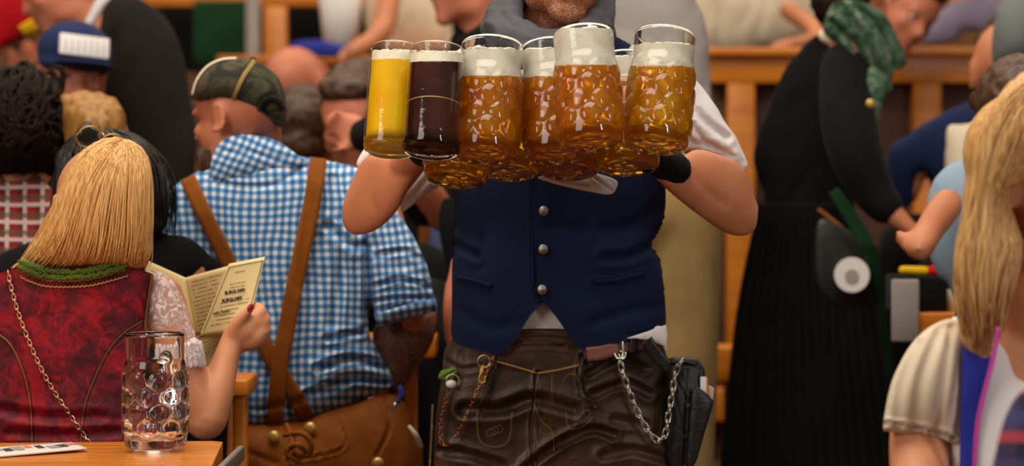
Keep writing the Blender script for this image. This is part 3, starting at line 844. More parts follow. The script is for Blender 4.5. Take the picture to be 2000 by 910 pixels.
o = mk('glass_cup', tube3([P(1868, 611, 5.32), P(1868, 585, 5.32), P(1868, 566, 5.32)], [.026, .030, .031], 24, caps=False), M['cream']); o.location = o.location
tag(o, 'small pale cup behind the white puffed sleeve', 'cup')

# ------------------------------------------------------------ far left: plaid shirt guest and dark haired woman
D = 5.02
t, Mh, sf = guest('person in a red plaid shirt with thick dark brown hair at the left edge', D, (38, 262, 178, 0, 0, .235), hair='hairdark',
      hairout=[(-60, 200), (-40, 150), (0, 128), (45, 124), (85, 136), (112, 170), (125, 215), (126, 262), (112, 300), (92, 330), (60, 344), (10, 346), (-40, 330)],
      torso=[(-120, 390), (-60, 338), (0, 322), (60, 326), (95, 360), (130, 420), (150, 560), (150, 760), (-120, 760)], cloth='plaid', k=.6, vox=.007, foot=True, hk=1.8)
sfh = Surf([(-60, 200), (-40, 150), (0, 128), (45, 124), (85, 136), (112, 170), (125, 215), (126, 262), (112, 300), (92, 330), (60, 344), (10, 346), (-40, 330)], D, 1.8)
rd = random.Random(4); v = Geo([], [])
for i in range(150):      # curls
    cx = rd.uniform(-20, 112); cy = rd.uniform(145, 325); r0 = rd.uniform(8, 22); a0 = rd.uniform(0, 6)
    pts = []
    for j in range(9):
        a = a0 + j * .42; x = cx + r0 * math.cos(a) * (1 - j * .05); y = cy + r0 * 1.2 * math.sin(a)
        if not (-40 < x < 122): x = max(-40, min(122, x))
        pts.append(P(x, y, float(sfh.D(x, y)) - .003))
    v.add(tube3(pts, [.001 + .0062 * math.sin(math.pi * (j + .5) / 9) for j in range(9)], 5))
mk('hair_curls', v, M['hairdark'], t)

D = 4.64
t, Mh, sf = guest('person with wavy black hair and a black jacket behind the woman in red', D, (222, 385, 182, 0, 0, .24), hair='hairblack',
      hairout=[(140, 262), (150, 246), (175, 238), (200, 252), (235, 252), (272, 270), (305, 300), (328, 350), (334, 410), (310, 462), (200, 480), (110, 470), (96, 400), (104, 320), (122, 285)],
      torso=[(-20, 520), (30, 478), (100, 448), (200, 440), (300, 446), (345, 452), (392, 474), (432, 505), (446, 530), (430, 552), (360, 566), (330, 640), (320, 800), (0, 800), (-30, 640)], cloth='black', k=.4, vox=.008, tname='jacket', wr=.01, hk=1.3)
sfb = Surf([(140, 262), (150, 246), (175, 238), (200, 252), (235, 252), (272, 270), (305, 300), (328, 350), (334, 410), (310, 462), (200, 480), (110, 470), (96, 400), (104, 320), (122, 285)], D, 1.3)
hairlocks('hair_locks', [[(150, 262), (118, 300), (108, 400), (112, 500)], [(180, 242), (150, 300), (150, 400), (160, 480)], [(215, 250), (270, 275), (318, 340), (322, 460)], [(235, 252), (290, 280), (336, 350), (342, 470)]], 90, 3.2, sfb, M['hairblack'], t, 5, 14)
g = Geo([], [])
for cx in (153, 196):
    pass
sg = thing('sunglasses', 'gold rimmed sunglasses resting on top of the dark hair', 'sunglasses', P(172, 290, 4.40))
for nm, cx, cy, rx, ry, Dg in (('left', 172, 266, 24, 19, 4.42), ('right', 216, 280, 22, 18, 4.37)):
    ring = []
    for j in range(20):
        a = 2 * math.pi * j / 20; x_ = rx * math.cos(a); y_ = ry * math.sin(a) * (1.1 if math.sin(a) > 0 else .95)
        q = R(-28); ring.append(P(cx + x_ * math.cos(q) - y_ * math.sin(q), cy + x_ * math.sin(q) + y_ * math.cos(q), Dg + .012 * math.sin(a)))
    mk('lens_rim', tube3(ring, [.0013] * 20, 8, closed=True), M['gold'], sg)
    mk('lens', ell(P(cx, cy, Dg), (rx * Dg / F * .96, .003, ry * Dg / F), (0, 28, 0)), M['lens'], sg)
mk('temple_arm', tube([(150, 262, 4.40, 1.6), (146, 290, 4.47, 1.6), (150, 320, 4.55, 1.6)], 8), M['gold'], sg)
mk('bridge', tube([(194, 262, 4.385, 1.6), (200, 260, 4.38, 1.6), (204, 266, 4.375, 1.6)], 8), M['gold'], sg)
# ------------------------------------------------------------ man in the blue gingham shirt
D = 4.85
bm_ = thing('person', 'man in a blue gingham shirt, tan suspenders and a camouflage cap, seen from behind', 'person', (P(590, 0, D).x, D, 0))
Mh = headM(452, 222, D, 118, -4, -4, .255)
Mh = Matrix.Translation(P(464, 230, D + .01)) @ Euler((R(6), R(0), R(-124)), 'XYZ').to_matrix().to_4x4() @ Matrix.Scale(.222 / .235, 4)
torso = [(415, 318), (428, 286), (470, 272), (530, 280), (575, 302), (640, 312), (706, 332), (744, 372), (770, 420), (780, 500), (745, 580), (722, 600), (722, 650), (748, 700), (768, 735), (768, 756), (720, 778), (660, 800), (610, 820), (560, 830), (500, 838), (440, 836), (400, 800), (380, 700), (350, 600), (322, 500), (320, 420), (332, 372), (365, 345)]
g = U(head_geo(Mh, False), Surf([(450, 360), (560, 330), (690, 360), (720, 500), (680, 700), (560, 800), (430, 780), (370, 500), (360, 400)], D, .40, s_=8, flat=.8).geo(),
      tube([(505, 215, D + .02, 46), (498, 260, D + .04, 52), (505, 300, D + .07, 46)], 18),
      tube([(745, 400, D + .03, 36), (785, 540, D, 34), (806, 622, D, 28), (800, 670, D + .04, 28), (782, 720, D + .08, 30), (760, 760, D + .15, 26)], 18),
      hand(762, 756, D + .15, 230, 80, 40, dD=.001), legs(600, 960, D, 190))
g.uv = None
blend('body', g, M['skin_red'], bm_, .0055, 4)
# tattoo sleeve on the forearm
n = NT('tattooed_skin'); v = n.coord()
vo = n.noise(v, 24, 5, .7, 3.5); tk = n.ramp(vo, [(.36, lin((136, 84, 60))), (.46, lin((66, 54, 50))), (.54, lin((160, 92, 60))), (.62, lin((80, 60, 54))), (.72, lin((184, 122, 90)))])
n.l(tk, n.b.inputs['Base Color']); n.set(Roughness=.5, Subsurface_Weight=.05, Subsurface_Scale=.01); M['tattoo'] = n.m
fa = U(Surf([(735, 632), (790, 612), (848, 606), (853, 640), (840, 680), (815, 715), (795, 748), (770, 775), (756, 770), (760, 735), (740, 700), (728, 668)], D + .02, .95, s_=4).geo()); fa.uv = None
blend('tattooed_forearm', fa, M['tattoo'], bm_, .005, 3)
fold = [([(700, 350), (720, 440), (716, 560), (720, 640)], 6, .016, 1), ([(728, 470), (690, 480), (640, 440)], 9, .010, 1), ([(570, 300), (600, 420), (590, 560)], 12, .006), ([(470, 380), (480, 520), (470, 640)], 14, .006),
        ([(760, 720), (690, 700), (620, 720)], 8, .012, 1), ([(755, 745), (680, 740), (600, 770)], 7, .010, 1), ([(640, 660), (700, 650), (722, 640)], 7, .008, 1), ([(430, 360), (500, 366), (560, 350), (590, 320)], 5, .006), ([(650, 350), (668, 500), (650, 640)], 10, .008, 1), ([(500, 800), (600, 780), (680, 750)], 6, .008)]
sb = Surf(torso, D, .62, s_=4, creases=fold, flat=.8)
sh = mk('shirt', sb.geo(), M['gingham'], bm_); wrinkle(sh, .0035, 14, 14, 6, 4.2, .06)
arm = Surf([(704, 334), (744, 366), (780, 420), (812, 468), (836, 520), (848, 570), (853, 606), (822, 618), (780, 622), (745, 636), (732, 618), (724, 560), (716, 480), (700, 400)], D - .05, .8, s_=4, uvrot=-.12,
           creases=[([(730, 560), (780, 545), (840, 560)], 5, .008, 1), ([(728, 590), (780, 580), (850, 584)], 4, .007, 1), ([(735, 500), (790, 490), (825, 510)], 6, .007, 1), ([(720, 420), (770, 450), (790, 520)], 7, .006)])
sl = mk('shirt_sleeve', arm.geo(), M['gingham'], bm_); wrinkle(sl, .003, 20, 20, 14, 1.2, .05)
mk('sleeve_cuff', ribbon([(734, 626), (770, 616), (810, 604), (852, 596)], 26, arm.D, .004, .006, cols=7, lift=.004), M['gingham2'], bm_)
col = Surf([(410, 340), (416, 300), (434, 274), (468, 263), (512, 266), (548, 279), (580, 302), (600, 318), (570, 330), (520, 342), (470, 354), (430, 360), (408, 356)], D - .045, .62, s_=4, uvrot=.25, creases=[([(420, 300), (450, 296), (500, 300), (550, 312)], 4, .004)])
mk('shirt_collar', col.geo(), M['gingham2'], bm_)
# suspenders
def sus(poly, w=31, off=.008, th=.004, **kw): return mk('suspender', ribbon(poly, w, sb.D, th, off, cols=5, **kw), M['suede'], bm_)
sus([(366, 346), (400, 420), (440, 500), (490, 610), (530, 700), (575, 770), (612, 842)])
sus([(622, 308), (612, 380), (596, 460), (575, 560), (560, 640), (548, 700), (540, 780), (534, 856)], 33, .014)
# trousers
tr = Surf([(400, 826), (450, 826), (560, 822), (640, 802), (720, 776), (768, 768), (800, 800), (818, 850), (826, 910), (828, 1000), (810, 1150), (640, 1160), (600, 1080), (560, 1160), (400, 1150), (390, 1000), (396, 900)], D - .01, .72, s_=5, flat=.85,
          creases=[([(560, 826), (566, 900), (570, 1000)], 4, .008), ([(650, 796), (672, 850), (660, 880), (560, 900)], 3, .006, 1), ([(752, 770), (762, 830), (735, 890)], 3, .010), ([(450, 870), (540, 905)], 4, .006)])
tm = mk('leather_trousers', tr.geo(), M['suede2'], bm_); wrinkle(tm, .004, 12, 12, 8, 7.7, .05)
L = legs(600, 1060, D, 330); L.uv = None
blend('trouser_legs', L, M['suede2'], bm_, .014, 3); shoes(600, D, 300, bm_)
for x, y in ((535, 853), (606, 836), (738, 905)):
    d = float(tr.D(x, y)); mk('button', ell(P(x, y, d - .012), (.012, .006, .012)), M['gold'], bm_)
mk('lacing', U(tube([(560, 830, 4.69, 5), (572, 862, 4.66, 6), (560, 884, 4.66, 6), (584, 902, 4.66, 5)], 8), tube([(556, 850, 4.68, 5), (590, 846, 4.65, 6), (608, 866, 4.65, 6), (600, 890, 4.66, 6), (576, 886, 4.66, 5)], 8),
             tube([(562, 878, 4.67, 5), (580, 868, 4.64, 6), (596, 880, 4.66, 5)], 8)), M['suede'], bm_)
mk('seam', ribbon([(568, 832), (560, 880), (575, 912)], 3, tr.D, .002, .001), M['dimstitch'], bm_)
mk('key_strap', U(tube([(800, 834, 4.72, 4), (812, 850, 4.72, 5), (822, 872, 4.74, 4)], 8)), M['cream'], bm_)
o = mk('key_tag', tube([(782, 758, 4.70, 5), (784, 772, 4.70, 6), (776, 786, 4.70, 4)], 10), M['royal']); tag(o, 'small bright blue tag hanging beside the tattooed forearm', 'tag')
o = mk('small_ring', tube([(772, 790, 4.71, 5), (768, 800, 4.71, 4)], 8), M['steel']); tag(o, 'small metal charm below the bright blue tag', 'charm')
# camouflage cap worn backwards
n = NT('camouflage_cloth'); v = n.coord(); a = n.noise(v, 13, 3, .5, 1.5)
cc = n.ramp(a, [(0, lin((38, 34, 26))), (.42, lin((58, 62, 38))), (.52, lin((84, 68, 46))), (.60, lin((44, 48, 30))), (.70, lin((104, 94, 66)))], 'CONSTANT')
n.l(cc, n.b.inputs['Base Color']); n.set(Roughness=.9); n.bump(n.noise(v, 500, 1), .3, .001); M['camo'] = n.m
cap = [(373, 192), (376, 172), (386, 150), (402, 130), (426, 116), (456, 112), (492, 116), (520, 130), (544, 152), (556, 182), (560, 216), (554, 248), (536, 242), (510, 232), (480, 222), (452, 208), (424, 198), (398, 196)]
cs = Surf(cap, D - .012, 1.65, s_=3, creases=[([(494, 116), (470, 150), (448, 206)], 2.5, .003, 1), ([(500, 118), (535, 150), (548, 190)], 2, .002), ([(505, 205), (515, 190), (535, 186), (552, 200)], 3, .003)])
mk('cap', cs.geo(), M['camo'], bm_)
mk('cap_seam', ribbon([(498, 117), (476, 148), (462, 178), (450, 207)], 9, cs.D, .0015, .0015), M['khaki'], bm_)
mk('cap_edge', ribbon([(375, 186), (384, 156), (404, 130), (432, 116), (462, 113)], 4, cs.D, .002, .004), M['cream'], bm_)
mk('cap_opening', ribbon([(512, 222), (516, 204), (530, 194), (546, 200), (553, 216)], 12, cs.D, .001, .002), M['black'], bm_)
mk('cap_strap', ribbon([(500, 216), (525, 232), (548, 242)], 12, cs.D, .003, .003), M['camo'], bm_)
mk('cap_button', ellp(494, 116, D - .01, 7, 5, 7), M['black'], bm_)
0 and mk('hair', Surf([(450, 208), (480, 220), (512, 232), (550, 244), (556, 262), (530, 262), (500, 250), (470, 232), (452, 222)], D - .02, .7, s_=3).geo(), M['skin_red'], bm_)
mk('beard', Surf([(384, 300), (398, 288), (412, 296), (416, 322), (404, 336), (388, 330)], D - .02, .25, s_=3).geo(), M['hairbrown'], bm_)

# ------------------------------------------------------------ blonde woman in the red dirndl
D = 4.30
wm = thing('person', 'woman with long blond hair in a red dirndl holding up a menu, seen from behind', 'person', (P(140, 0, D).x, D, 0))
Mh = Matrix.Translation(P(205, 408, D + .04)) @ Euler((R(-12), 0, R(170)), 'XYZ').to_matrix().to_4x4()
g = U(head_geo(Mh), Surf([(-20, 560), (60, 530), (140, 520), (240, 530), (300, 560), (300, 640), (270, 760), (280, 900), (280, 1100), (0, 1100), (0, 900), (-10, 700)], D, .34, s_=8, flat=.75).geo())
m4 = Surf([(-30, 560), (30, 535), (90, 520), (150, 515), (215, 518), (260, 530), (310, 555), (300, 600), (150, 620), (-20, 600)], D, .5, s_=6, flat=.7).geo()
g.add(m4)
g.add(tube([(322, 575, D, 36), (335, 640, D - .0, 42), (362, 730, D - .01, 40), (402, 816, D - .01, 40)], 20))
g.add(tube([(402, 818, D - .01, 42), (422, 765, D + .0, 36), (437, 715, D + .02, 28), (452, 672, D + .035, 24), (462, 650, D + .04, 25)], 20))
g.add(tube([(-40, 580, D, 44), (-70, 700, D - .02, 42), (-60, 820, D + .06, 36), (20, 800, D + .25, 28)], 16))
# hand closed on the menu: palm, thumb on the near side, four fingers wrapping round
Dh = D + .04
g.add(U(tube([(452, 672, Dh, 24), (468, 650, Dh, 28), (482, 640, Dh, 30), (494, 630, Dh, 24)], 16),
        tube([(478, 668, Dh + .005, 20), (496, 660, Dh, 22), (505, 650, Dh, 20)], 14),
        tube([(455, 655, Dh - .012, 16), (462, 634, Dh - .02, 14), (474, 617, Dh - .026, 11), (489, 603, Dh - .026, 8.5)], 12),
        tube([(482, 636, Dh, 17), (500, 620, Dh - .004, 14), (510, 606, Dh + .006, 11.5), (503, 598, Dh + .022, 9)], 12),
        tube([(496, 640, Dh + .004, 15), (512, 630, Dh, 12.5), (519, 622, Dh + .012, 11), (510, 612, Dh + .028, 8.5)], 12),
        tube([(498, 654, Dh + .006, 14), (514, 648, Dh, 12), (520, 642, Dh + .012, 10.5), (508, 634, Dh + .028, 8.5)], 12),
        tube([(490, 672, Dh + .008, 13), (508, 668, Dh + .002, 11), (514, 662, Dh + .012, 9.5), (502, 654, Dh + .026, 8)], 12)))
g.add(legs(150, 1060, D, 200)); g.uv = None
blend('body', g, M['skin_f'], wm, .0042, 5)
mk('thumbnail', ell(P(489, 601, Dh - .0335), (.0052, .0022, .0082), (0, 28, 0)), M['nail'], wm)
# bodice
n = NT('crimson_damask'); v = n.coord()
a = n.noise(v, 30, 4, .6, 2.2); b2 = n.noise(n.coord(scale=(1, 1, .7)), 11, 3, .5, 2.0)
cl = n.ramp(n.math('ADD', n.math('MULTIPLY', a, .5), n.math('MULTIPLY', b2, .5)), [(.40, lin((70, 3, 16))), (.5, lin((104, 6, 24))), (.57, lin((146, 8, 28))), (.68, lin((176, 14, 32)))])
n.l(cl, n.b.inputs['Base Color']); n.set(Roughness=.6, Sheen_Weight=.05, Specular_IOR_Level=.3); n.bump(n.noise(v, 500, 2), .3, .001); M['damask'] = n.m
bod = [(-60, 575), (-30, 545), (8, 528), (40, 520), (62, 536), (110, 548), (150, 550), (200, 542), (236, 520), (262, 523), (298, 534), (299, 548), (292, 590), (284, 640), (284, 700), (292, 770), (302, 870), (310, 960), (318, 1050), (-60, 1050), (-50, 900), (-40, 780), (-60, 680)]
bs_ = Surf(bod, D - .005, .56, s_=4, flat=.75, hout=[(-110, 400), (300, 400), (312, 548), (300, 600), (296, 640), (296, 700), (304, 770), (312, 870), (330, 1100), (-90, 1150), (-110, 900), (-110, 600)], creases=[([(-20, 640), (30, 680), (55, 760), (64, 880)], 3, .003), ([(280, 625), (215, 685), (172, 780), (156, 900)], 3, .003), ([(0, 800), (100, 815), (200, 812)], 10, .006, 1), ([(20, 845), (120, 850), (230, 845)], 9, .005, 1)])
bo = mk('bodice', bs_.geo(), M['damask'], wm); wrinkle(bo, .002, 10, 10, 22, 2.2, .04)
mk('back_seam_piping', ribbon([(-20, 642), (20, 672), (48, 735), (60, 800), (63, 885)], 3, bs_.D, .002, .001), M['dimstitch'], wm)
mk('back_seam_piping', ribbon([(279, 626), (240, 652), (208, 690), (182, 745), (164, 800), (156, 885)], 3, bs_.D, .002, .001), M['dimstitch'], wm)
mk('armhole_piping', ribbon([(297, 538), (292, 572), (286, 610), (283, 645)], 3.5, bs_.D, .003, .003), M['dimstitch'], wm)
# ruched green collar: many folded petals
neck = np.array(catmull([(44, 518), (62, 527), (90, 536), (130, 538), (175, 535), (215, 525), (244, 516)], 12)); rd = random.Random(3); v = Geo([], [])
for i in range(len(neck)):
    x, y = neck[i]
    for k in range(2):
        yy = y - 7 + 14 * k * .8; d = float(bs_.D(x, max(yy, y) + 12)) - .008
        v.add(ell(P(x + rd.uniform(-2, 2), yy + rd.uniform(-2, 2), d - .002), (.0085, .006, .0036), (rd.uniform(-30, 30), rd.uniform(-50, 50), rd.uniform(-20, 20)), 10, 6))
mk('green_ruffle', v, m_cloth('moss_green_satin', (86, 104, 34), amt=.5, sheen=0, rough=.5), wm)
for dy, nm in ((9, 'scalloped_trim'), (21, 'scalloped_trim')):
    v = []
    N = 26; pl = resample(neck, float(np.linalg.norm(np.diff(neck, axis=0), axis=1).sum()) / (N * 8))
    for i, (x, y) in enumerate(pl): v.append((x - (130 - x) * (dy - 9) * .004, y + dy + 2.6 * abs(math.sin(math.pi * i / 8))))
    mk(nm, ribbon(v, 2.6, lambda x, y: bs_.D(x, y + 6), .002, .002, s=1.6, cols=3), M['gold'], wm)
# lace sleeve
n = NT('embroidered_lace'); v = n.coord(); n.set(Base_Color=lin((240, 224, 220)), Roughness=.8)
vo = n.n('TexVoronoi', feature='DISTANCE_TO_EDGE'); vo.inputs['Scale'].default_value = 42; n.l(n.coord(scale=(1, 1, 1)), vo.inputs['Vector'])
nz = n.noise(v, 38, 3, .5, 3); al = n.ramp(nz, [(.50, (.34,) * 3 + (1,)), (.56, (.95,) * 3 + (1,)), (.60, (.95,) * 3 + (1,)), (.64, (.40,) * 3 + (1,))])
n.l(al, n.b.inputs['Alpha']); n.bump(nz, .3, .002); M['lace'] = n.m
slv = [(297, 534), (318, 532), (335, 545), (350, 570), (366, 600), (376, 636), (384, 664), (372, 674), (350, 672), (320, 660), (290, 648), (284, 620), (290, 570)]
ls = Surf(slv, D - .012, .95, s_=3, creases=[([(345, 560), (365, 610), (375, 660)], 3, .006, 1), ([(330, 548), (352, 600), (362, 660)], 3, .005, 1), ([(310, 560), (330, 620), (345, 665)], 4, .004)])
lo = mk('lace_sleeve', ls.geo(), M['lace'], wm); wrinkle(lo, .003, 50, 50, 20, 6.6)
ruf = Surf([(362, 668), (384, 660), (390, 680), (398, 714), (388, 718), (380, 714), (372, 719), (366, 712), (368, 690)], D - .03, .9, s_=2.5, creases=[([(374, 672), (380, 716)], 1.6, .005, 1), ([(382, 670), (390, 714)], 1.6, .005, 1)])
mk('sleeve_frill', ruf.geo(), M['lace'], wm)
v = Geo([], [])
for i in range(26):
    a = 2 * math.pi * i / 26; r_ = .040
    c0 = P(350, 700, D - .02); v.add(tube3([c0 + Vector((r_ * .9 * math.cos(a), r_ * .9 * math.sin(a), .026)), c0 + Vector((r_ * 1.06 * math.cos(a), r_ * 1.06 * math.sin(a), -.008))], [.005, .0055], 6))
mk('sleeve_band', v, M['lace'], wm)
# skirt below the bodice
mk('skirt', Surf([(-60, 1000), (320, 1000), (380, 1200), (400, 1600), (-120, 1600), (-100, 1200)], D, .5, s_=10).geo(), M['green'], wm)
# hair
hout = [(236, 268), (205, 270), (178, 280), (150, 302), (132, 334), (114, 372), (96, 416), (76, 462), (46, 500), (18, 528), (50, 528), (90, 530), (120, 530), (160, 526), (205, 524), (245, 526), (270, 527), (286, 524), (295, 500), (299, 460), (301, 400), (299, 345), (292, 312), (276, 284)]
hs = Surf(hout, D - .03, 1.35, s_=4, flat=.9)
ho = mk('hair', hs.geo(), M['hairblond'], wm); wrinkle(ho, .002, 70, 20, 4, 1.1)
hg = [[(240, 270), (196, 274), (150, 312), (120, 370), (92, 430), (52, 495), (20, 526)],
      [(240, 272), (205, 284), (162, 330), (134, 390), (112, 450), (82, 500), (58, 522)],
      [(241, 274), (215, 296), (182, 350), (160, 410), (146, 460), (130, 508), (112, 528)],
      [(243, 276), (230, 310), (210, 360), (198, 420), (192, 465), (182, 500), (170, 524)],
      [(246, 276), (246, 310), (240, 365), (236, 420), (232, 465), (226, 505), (220, 524)],
      [(250, 276), (268, 310), (272, 365), (270, 420), (268, 470), (262, 505), (262, 522)],
      [(252, 276), (284, 300), (296, 350), (297, 410), (296, 460), (292, 505), (284, 524)]]
hairlocks('hair_locks', hg, 420, 2.3, hs, M['hairblond'], wm, 8, 9, .003, dep=.010)

# menu
mn = thing('menu', 'cream folded beer tent menu held open by the blonde woman', 'menu', P(400, 700, D + .05))
Dm = D + .065
def sheet(name, quad, Ds, nx=14, ny=14, bend=0.0, th=.0012):
    q = [np.array(p, float) for p in quad]; fr = []; bk = []
    def pt(u, v_, o):
        p = (q[0] * (1 - u) + q[1] * u) * (1 - v_) + (q[3] * (1 - u) + q[2] * u) * v_
        d = (Ds[0] * (1 - u) + Ds[1] * u) * (1 - v_) + (Ds[3] * (1 - u) + Ds[2] * u) * v_ + bend * math.sin(math.pi * u)
        return P(p[0], p[1], d + o)
    V = [pt(i / nx, j / ny, 0) for j in range(ny + 1) for i in range(nx + 1)] + [pt(i / nx, j / ny, th) for j in range(ny + 1) for i in range(nx + 1)]
    n1 = (nx + 1) * (ny + 1); f = []
    for j in range(ny):
        for i in range(nx):
            a = j * (nx + 1) + i; f.append((a, a + 1, a + nx + 2, a + nx + 1)); f.append((n1 + a, n1 + a + nx + 1, n1 + a + nx + 2, n1 + a + 1))
    rim = [i for i in range(nx + 1)] + [(j + 1) * (nx + 1) - 1 for j in range(1, ny + 1)] + [ny * (nx + 1) + i for i in range(nx - 1, -1, -1)] + [j * (nx + 1) for j in range(ny - 1, 0, -1)]
    for a, b in zip(rim, rim[1:] + rim[:1]): f.append((b, a, n1 + a, n1 + b))
    mk(name, Geo(V, f), M['paper'], mn)
    return pt
pa = sheet('menu_page', [(280, 505), (362, 542), (384, 656), (300, 650)], [Dm + .0, Dm + .07, Dm + .07, Dm])
pb = sheet('menu_page', [(362, 542), (447, 519), (440, 640), (384, 656)], [Dm + .07, Dm + .02, Dm + .02, Dm + .07])
pc = sheet('menu_page', [(447, 515), (518, 501), (484, 644), (388, 660)], [Dm + .019, Dm - .005, Dm - .008, Dm + .035], bend=-.004)
pd = sheet('menu_page', [(384, 656), (440, 641), (446, 700), (395, 757)], [Dm + .075, Dm + .03, Dm + .02, Dm + .05])
rd = random.Random(9)
def textline(pt, v0, u0, u1, h, dens=.8, ink='ink', skew=0.0):
    """a row of small printed characters on a page"""
    g = Geo([], []); u = u0
    while u < u1:
        w = rd.uniform(.010, .022)
        if rd.random() < dens:
            a, b = pt(u, v0, -.0007), pt(u + w, v0, -.0007); c, d = pt(u + w, v0 + h * rd.uniform(.6, 1), -.0007), pt(u, v0 + h, -.0007)
            off = Vector((0, -.0003, 0)); n0 = len(g.v)
            g.v += [a, b, c, d, a + off, b + off, c + off, d + off]
            g.f += [tuple(n0 + i for i in q) for q in ((0, 1, 2, 3), (7, 6, 5, 4), (0, 4, 5, 1), (1, 5, 6, 2), (2, 6, 7, 3), (3, 7, 4, 0))]
        u += w + .005
    return g
def lines(pt, rows, u0=.08, u1=.92, h=.012, **kw):
    g = Geo([], [])
    for v0 in rows: g.add(textline(pt, v0, u0 + rd.uniform(0, .05), u1 - rd.uniform(0, .25), h, **kw))
    return g
mk('printed_text', lines(pb, [.10 + .066 * i for i in range(13)]), M['ink'], mn)
mk('printed_text', lines(pd, [.10 + .075 * i for i in range(11)]), M['ink'], mn)
mk('printed_text', U(lines(pc, [.14, .30, .35], .25, .8, .010), lines(pc, [.55, .60, .66, .72, .78, .84], .15, .85, .010)), M['ink'], mn)
mk('printed_text', U(lines(pa, [.12 + .07 * i for i in range(11)])), M['ink'], mn)
bl = Geo([], [])
for pts in ([(.05, .05), (.95, .05)], [(.95, .05), (.93, .92)], [(.05, .05), (.05, .92)]):
    (u0, v0), (u1, v1) = pts
    bl.add(tube3([pc(u0 + (u1 - u0) * i / 10, v0 + (v1 - v0) * i / 10, -.0008) for i in range(11)], [.0005] * 11, 4))
mk('border_line', bl, M['ink'], mn)
def text(name, s, pt, u, v0, size, mat, parent, u2=None, bold=.0):
    cu = bpy.data.curves.new(name, 'FONT'); cu.body = s; cu.size = size; cu.extrude = .0003; cu.offset = bold
    o = bpy.data.objects.new(name, cu); COL.objects.link(o)
    me = bpy.data.meshes.new_from_object(o.evaluated_get(bpy.context.evaluated_depsgraph_get()))
    bpy.data.objects.remove(o)
    a = pt(u, v0, -.001); bx = (pt(u + .1, v0, -.001) - a).normalized(); by = (pt(u, v0 - .1, -.001) - a).normalized(); bz = bx.cross(by).normalized(); by = bz.cross(bx)
    Mx = Matrix((bx, by, bz)).transposed().to_4x4(); Mx.translation = a
    g = Geo([Mx @ v.co for v in me.vertices], [tuple(p.vertices) for p in me.polygons]); bpy.data.meshes.remove(me)
    return mk(name, g, M[mat], parent, smooth=False)
text('printed_word', 'BURGLAMB', pc, .22, .44, .0085, 'inkdark', mn, bold=.0002)
text('printed_word', 'BURGLAMB', pc, .22, .545, .0085, 'inkdark', mn, bold=.0002)
text('printed_word', 'Helles, Dunkles', pc, .12, .70, .0060, 'inkdark', mn)

# bag chain over her back
def chain(name, label, cat, path, Df, link, wire, mat, width=.62, group=None, off=.004):
    """countable links, alternate ones turned a quarter"""
    t = thing(name, label, cat, P(path[0][0], path[0][1], float(Df(*path[0]))))
    c = resample(catmull(path, 8), link * .72); base = None; m = float(Df(*path[0])) / F; me = None
    for i in range(len(c) - 1):
        a, b = c[i], c[i + 1]; ctr = P((a[0] + b[0]) / 2, (a[1] + b[1]) / 2, float(Df((a[0] + b[0]) / 2, (a[1] + b[1]) / 2)) - off)
        A = P(a[0], a[1], float(Df(*a)) - off); B = P(b[0], b[1], float(Df(*b)) - off); ax = (B - A).normalized()
        if me is None:
            pts = []; L = link * m * .5; w = L * width; s_ = L - w
            for j in range(20):
                q = 2 * math.pi * j / 20; pts.append((w * math.cos(q), 0, w * math.sin(q) + (s_ if math.sin(q) >= 0 else -s_)))
            g = tube3(pts, [wire] * 20, 7, closed=True); o = mk('link', g, M[mat], None); me = o.data
            cc = o.location.copy()
            me.transform(Matrix.Translation(cc))
        else:
            o = bpy.data.objects.new('link', me); COL.objects.link(o)
        nrm = Vector((0, -1, 0)); nrm = (nrm - ax * nrm.dot(ax)).normalized(); sx = nrm.cross(ax)
        tw = R(22 if i % 2 else 68) if width < .9 else R(35)
        x_ = sx * math.cos(tw) + nrm * math.sin(tw); y_ = ax.cross(x_)
        Mx = Matrix((x_, y_, ax)).transposed().to_4x4(); Mx.translation = ctr - Vector(t.location)
        o.parent = t; o.matrix_basis = Mx
        if '_w' in o.keys(): del o['_w']
    return t
chain('bag_chain', 'gold bag chain running diagonally across the red dirndl back', 'chain', [(15, 530), (24, 570), (36, 612), (54, 660), (78, 715), (104, 762), (134, 806), (176, 868)], bs_.D, 13, .0011, 'chain', .60)

# ------------------------------------------------------------ near table with empty mug
zt = .775
tb = thing('beer_table', 'orange varnished wooden table in the lower left corner', 'table', (-1.1, 3.85, 0))
x1 = P(443, 0, 3.9).x
def tprism(poly, z0, z1):
    n_ = len(poly); v = [(x, y, z0) for x, y in poly] + [(x, y, z1) for x, y in poly]
    return Geo([Vector(p) for p in v], [tuple(range(n_ - 1, -1, -1)), tuple(range(n_, 2 * n_))] + [(i, (i + 1) % n_, n_ + (i + 1) % n_, n_ + i) for i in range(n_)])
c0, c1 = P(438, 0, 4.09), P(405, 0, 3.55)
tpoly = [(-2.3, 4.02), (-.9, 4.05), (c0.x - .02, 4.085), (c0.x, 4.07), (c1.x, 3.5), (-2.3, 3.42)]
mk('table_top', tprism(tpoly, zt - .028, zt), M['tablewood'], tb, smooth=False)
mk('edge_strip', box(((c0.x + c1.x) / 2 + .012, 3.80, zt - .017), (.012, .52, .024), (0, 0, -.9 * 0), .003), M['pewter'], tb)
for x in (-.62, -2.1):
    for y in (3.56, 3.95): mk('leg', box((x, y, (zt - .028) / 2), (.05, .05, zt - .028), bev=.004), M['wood'], tb)
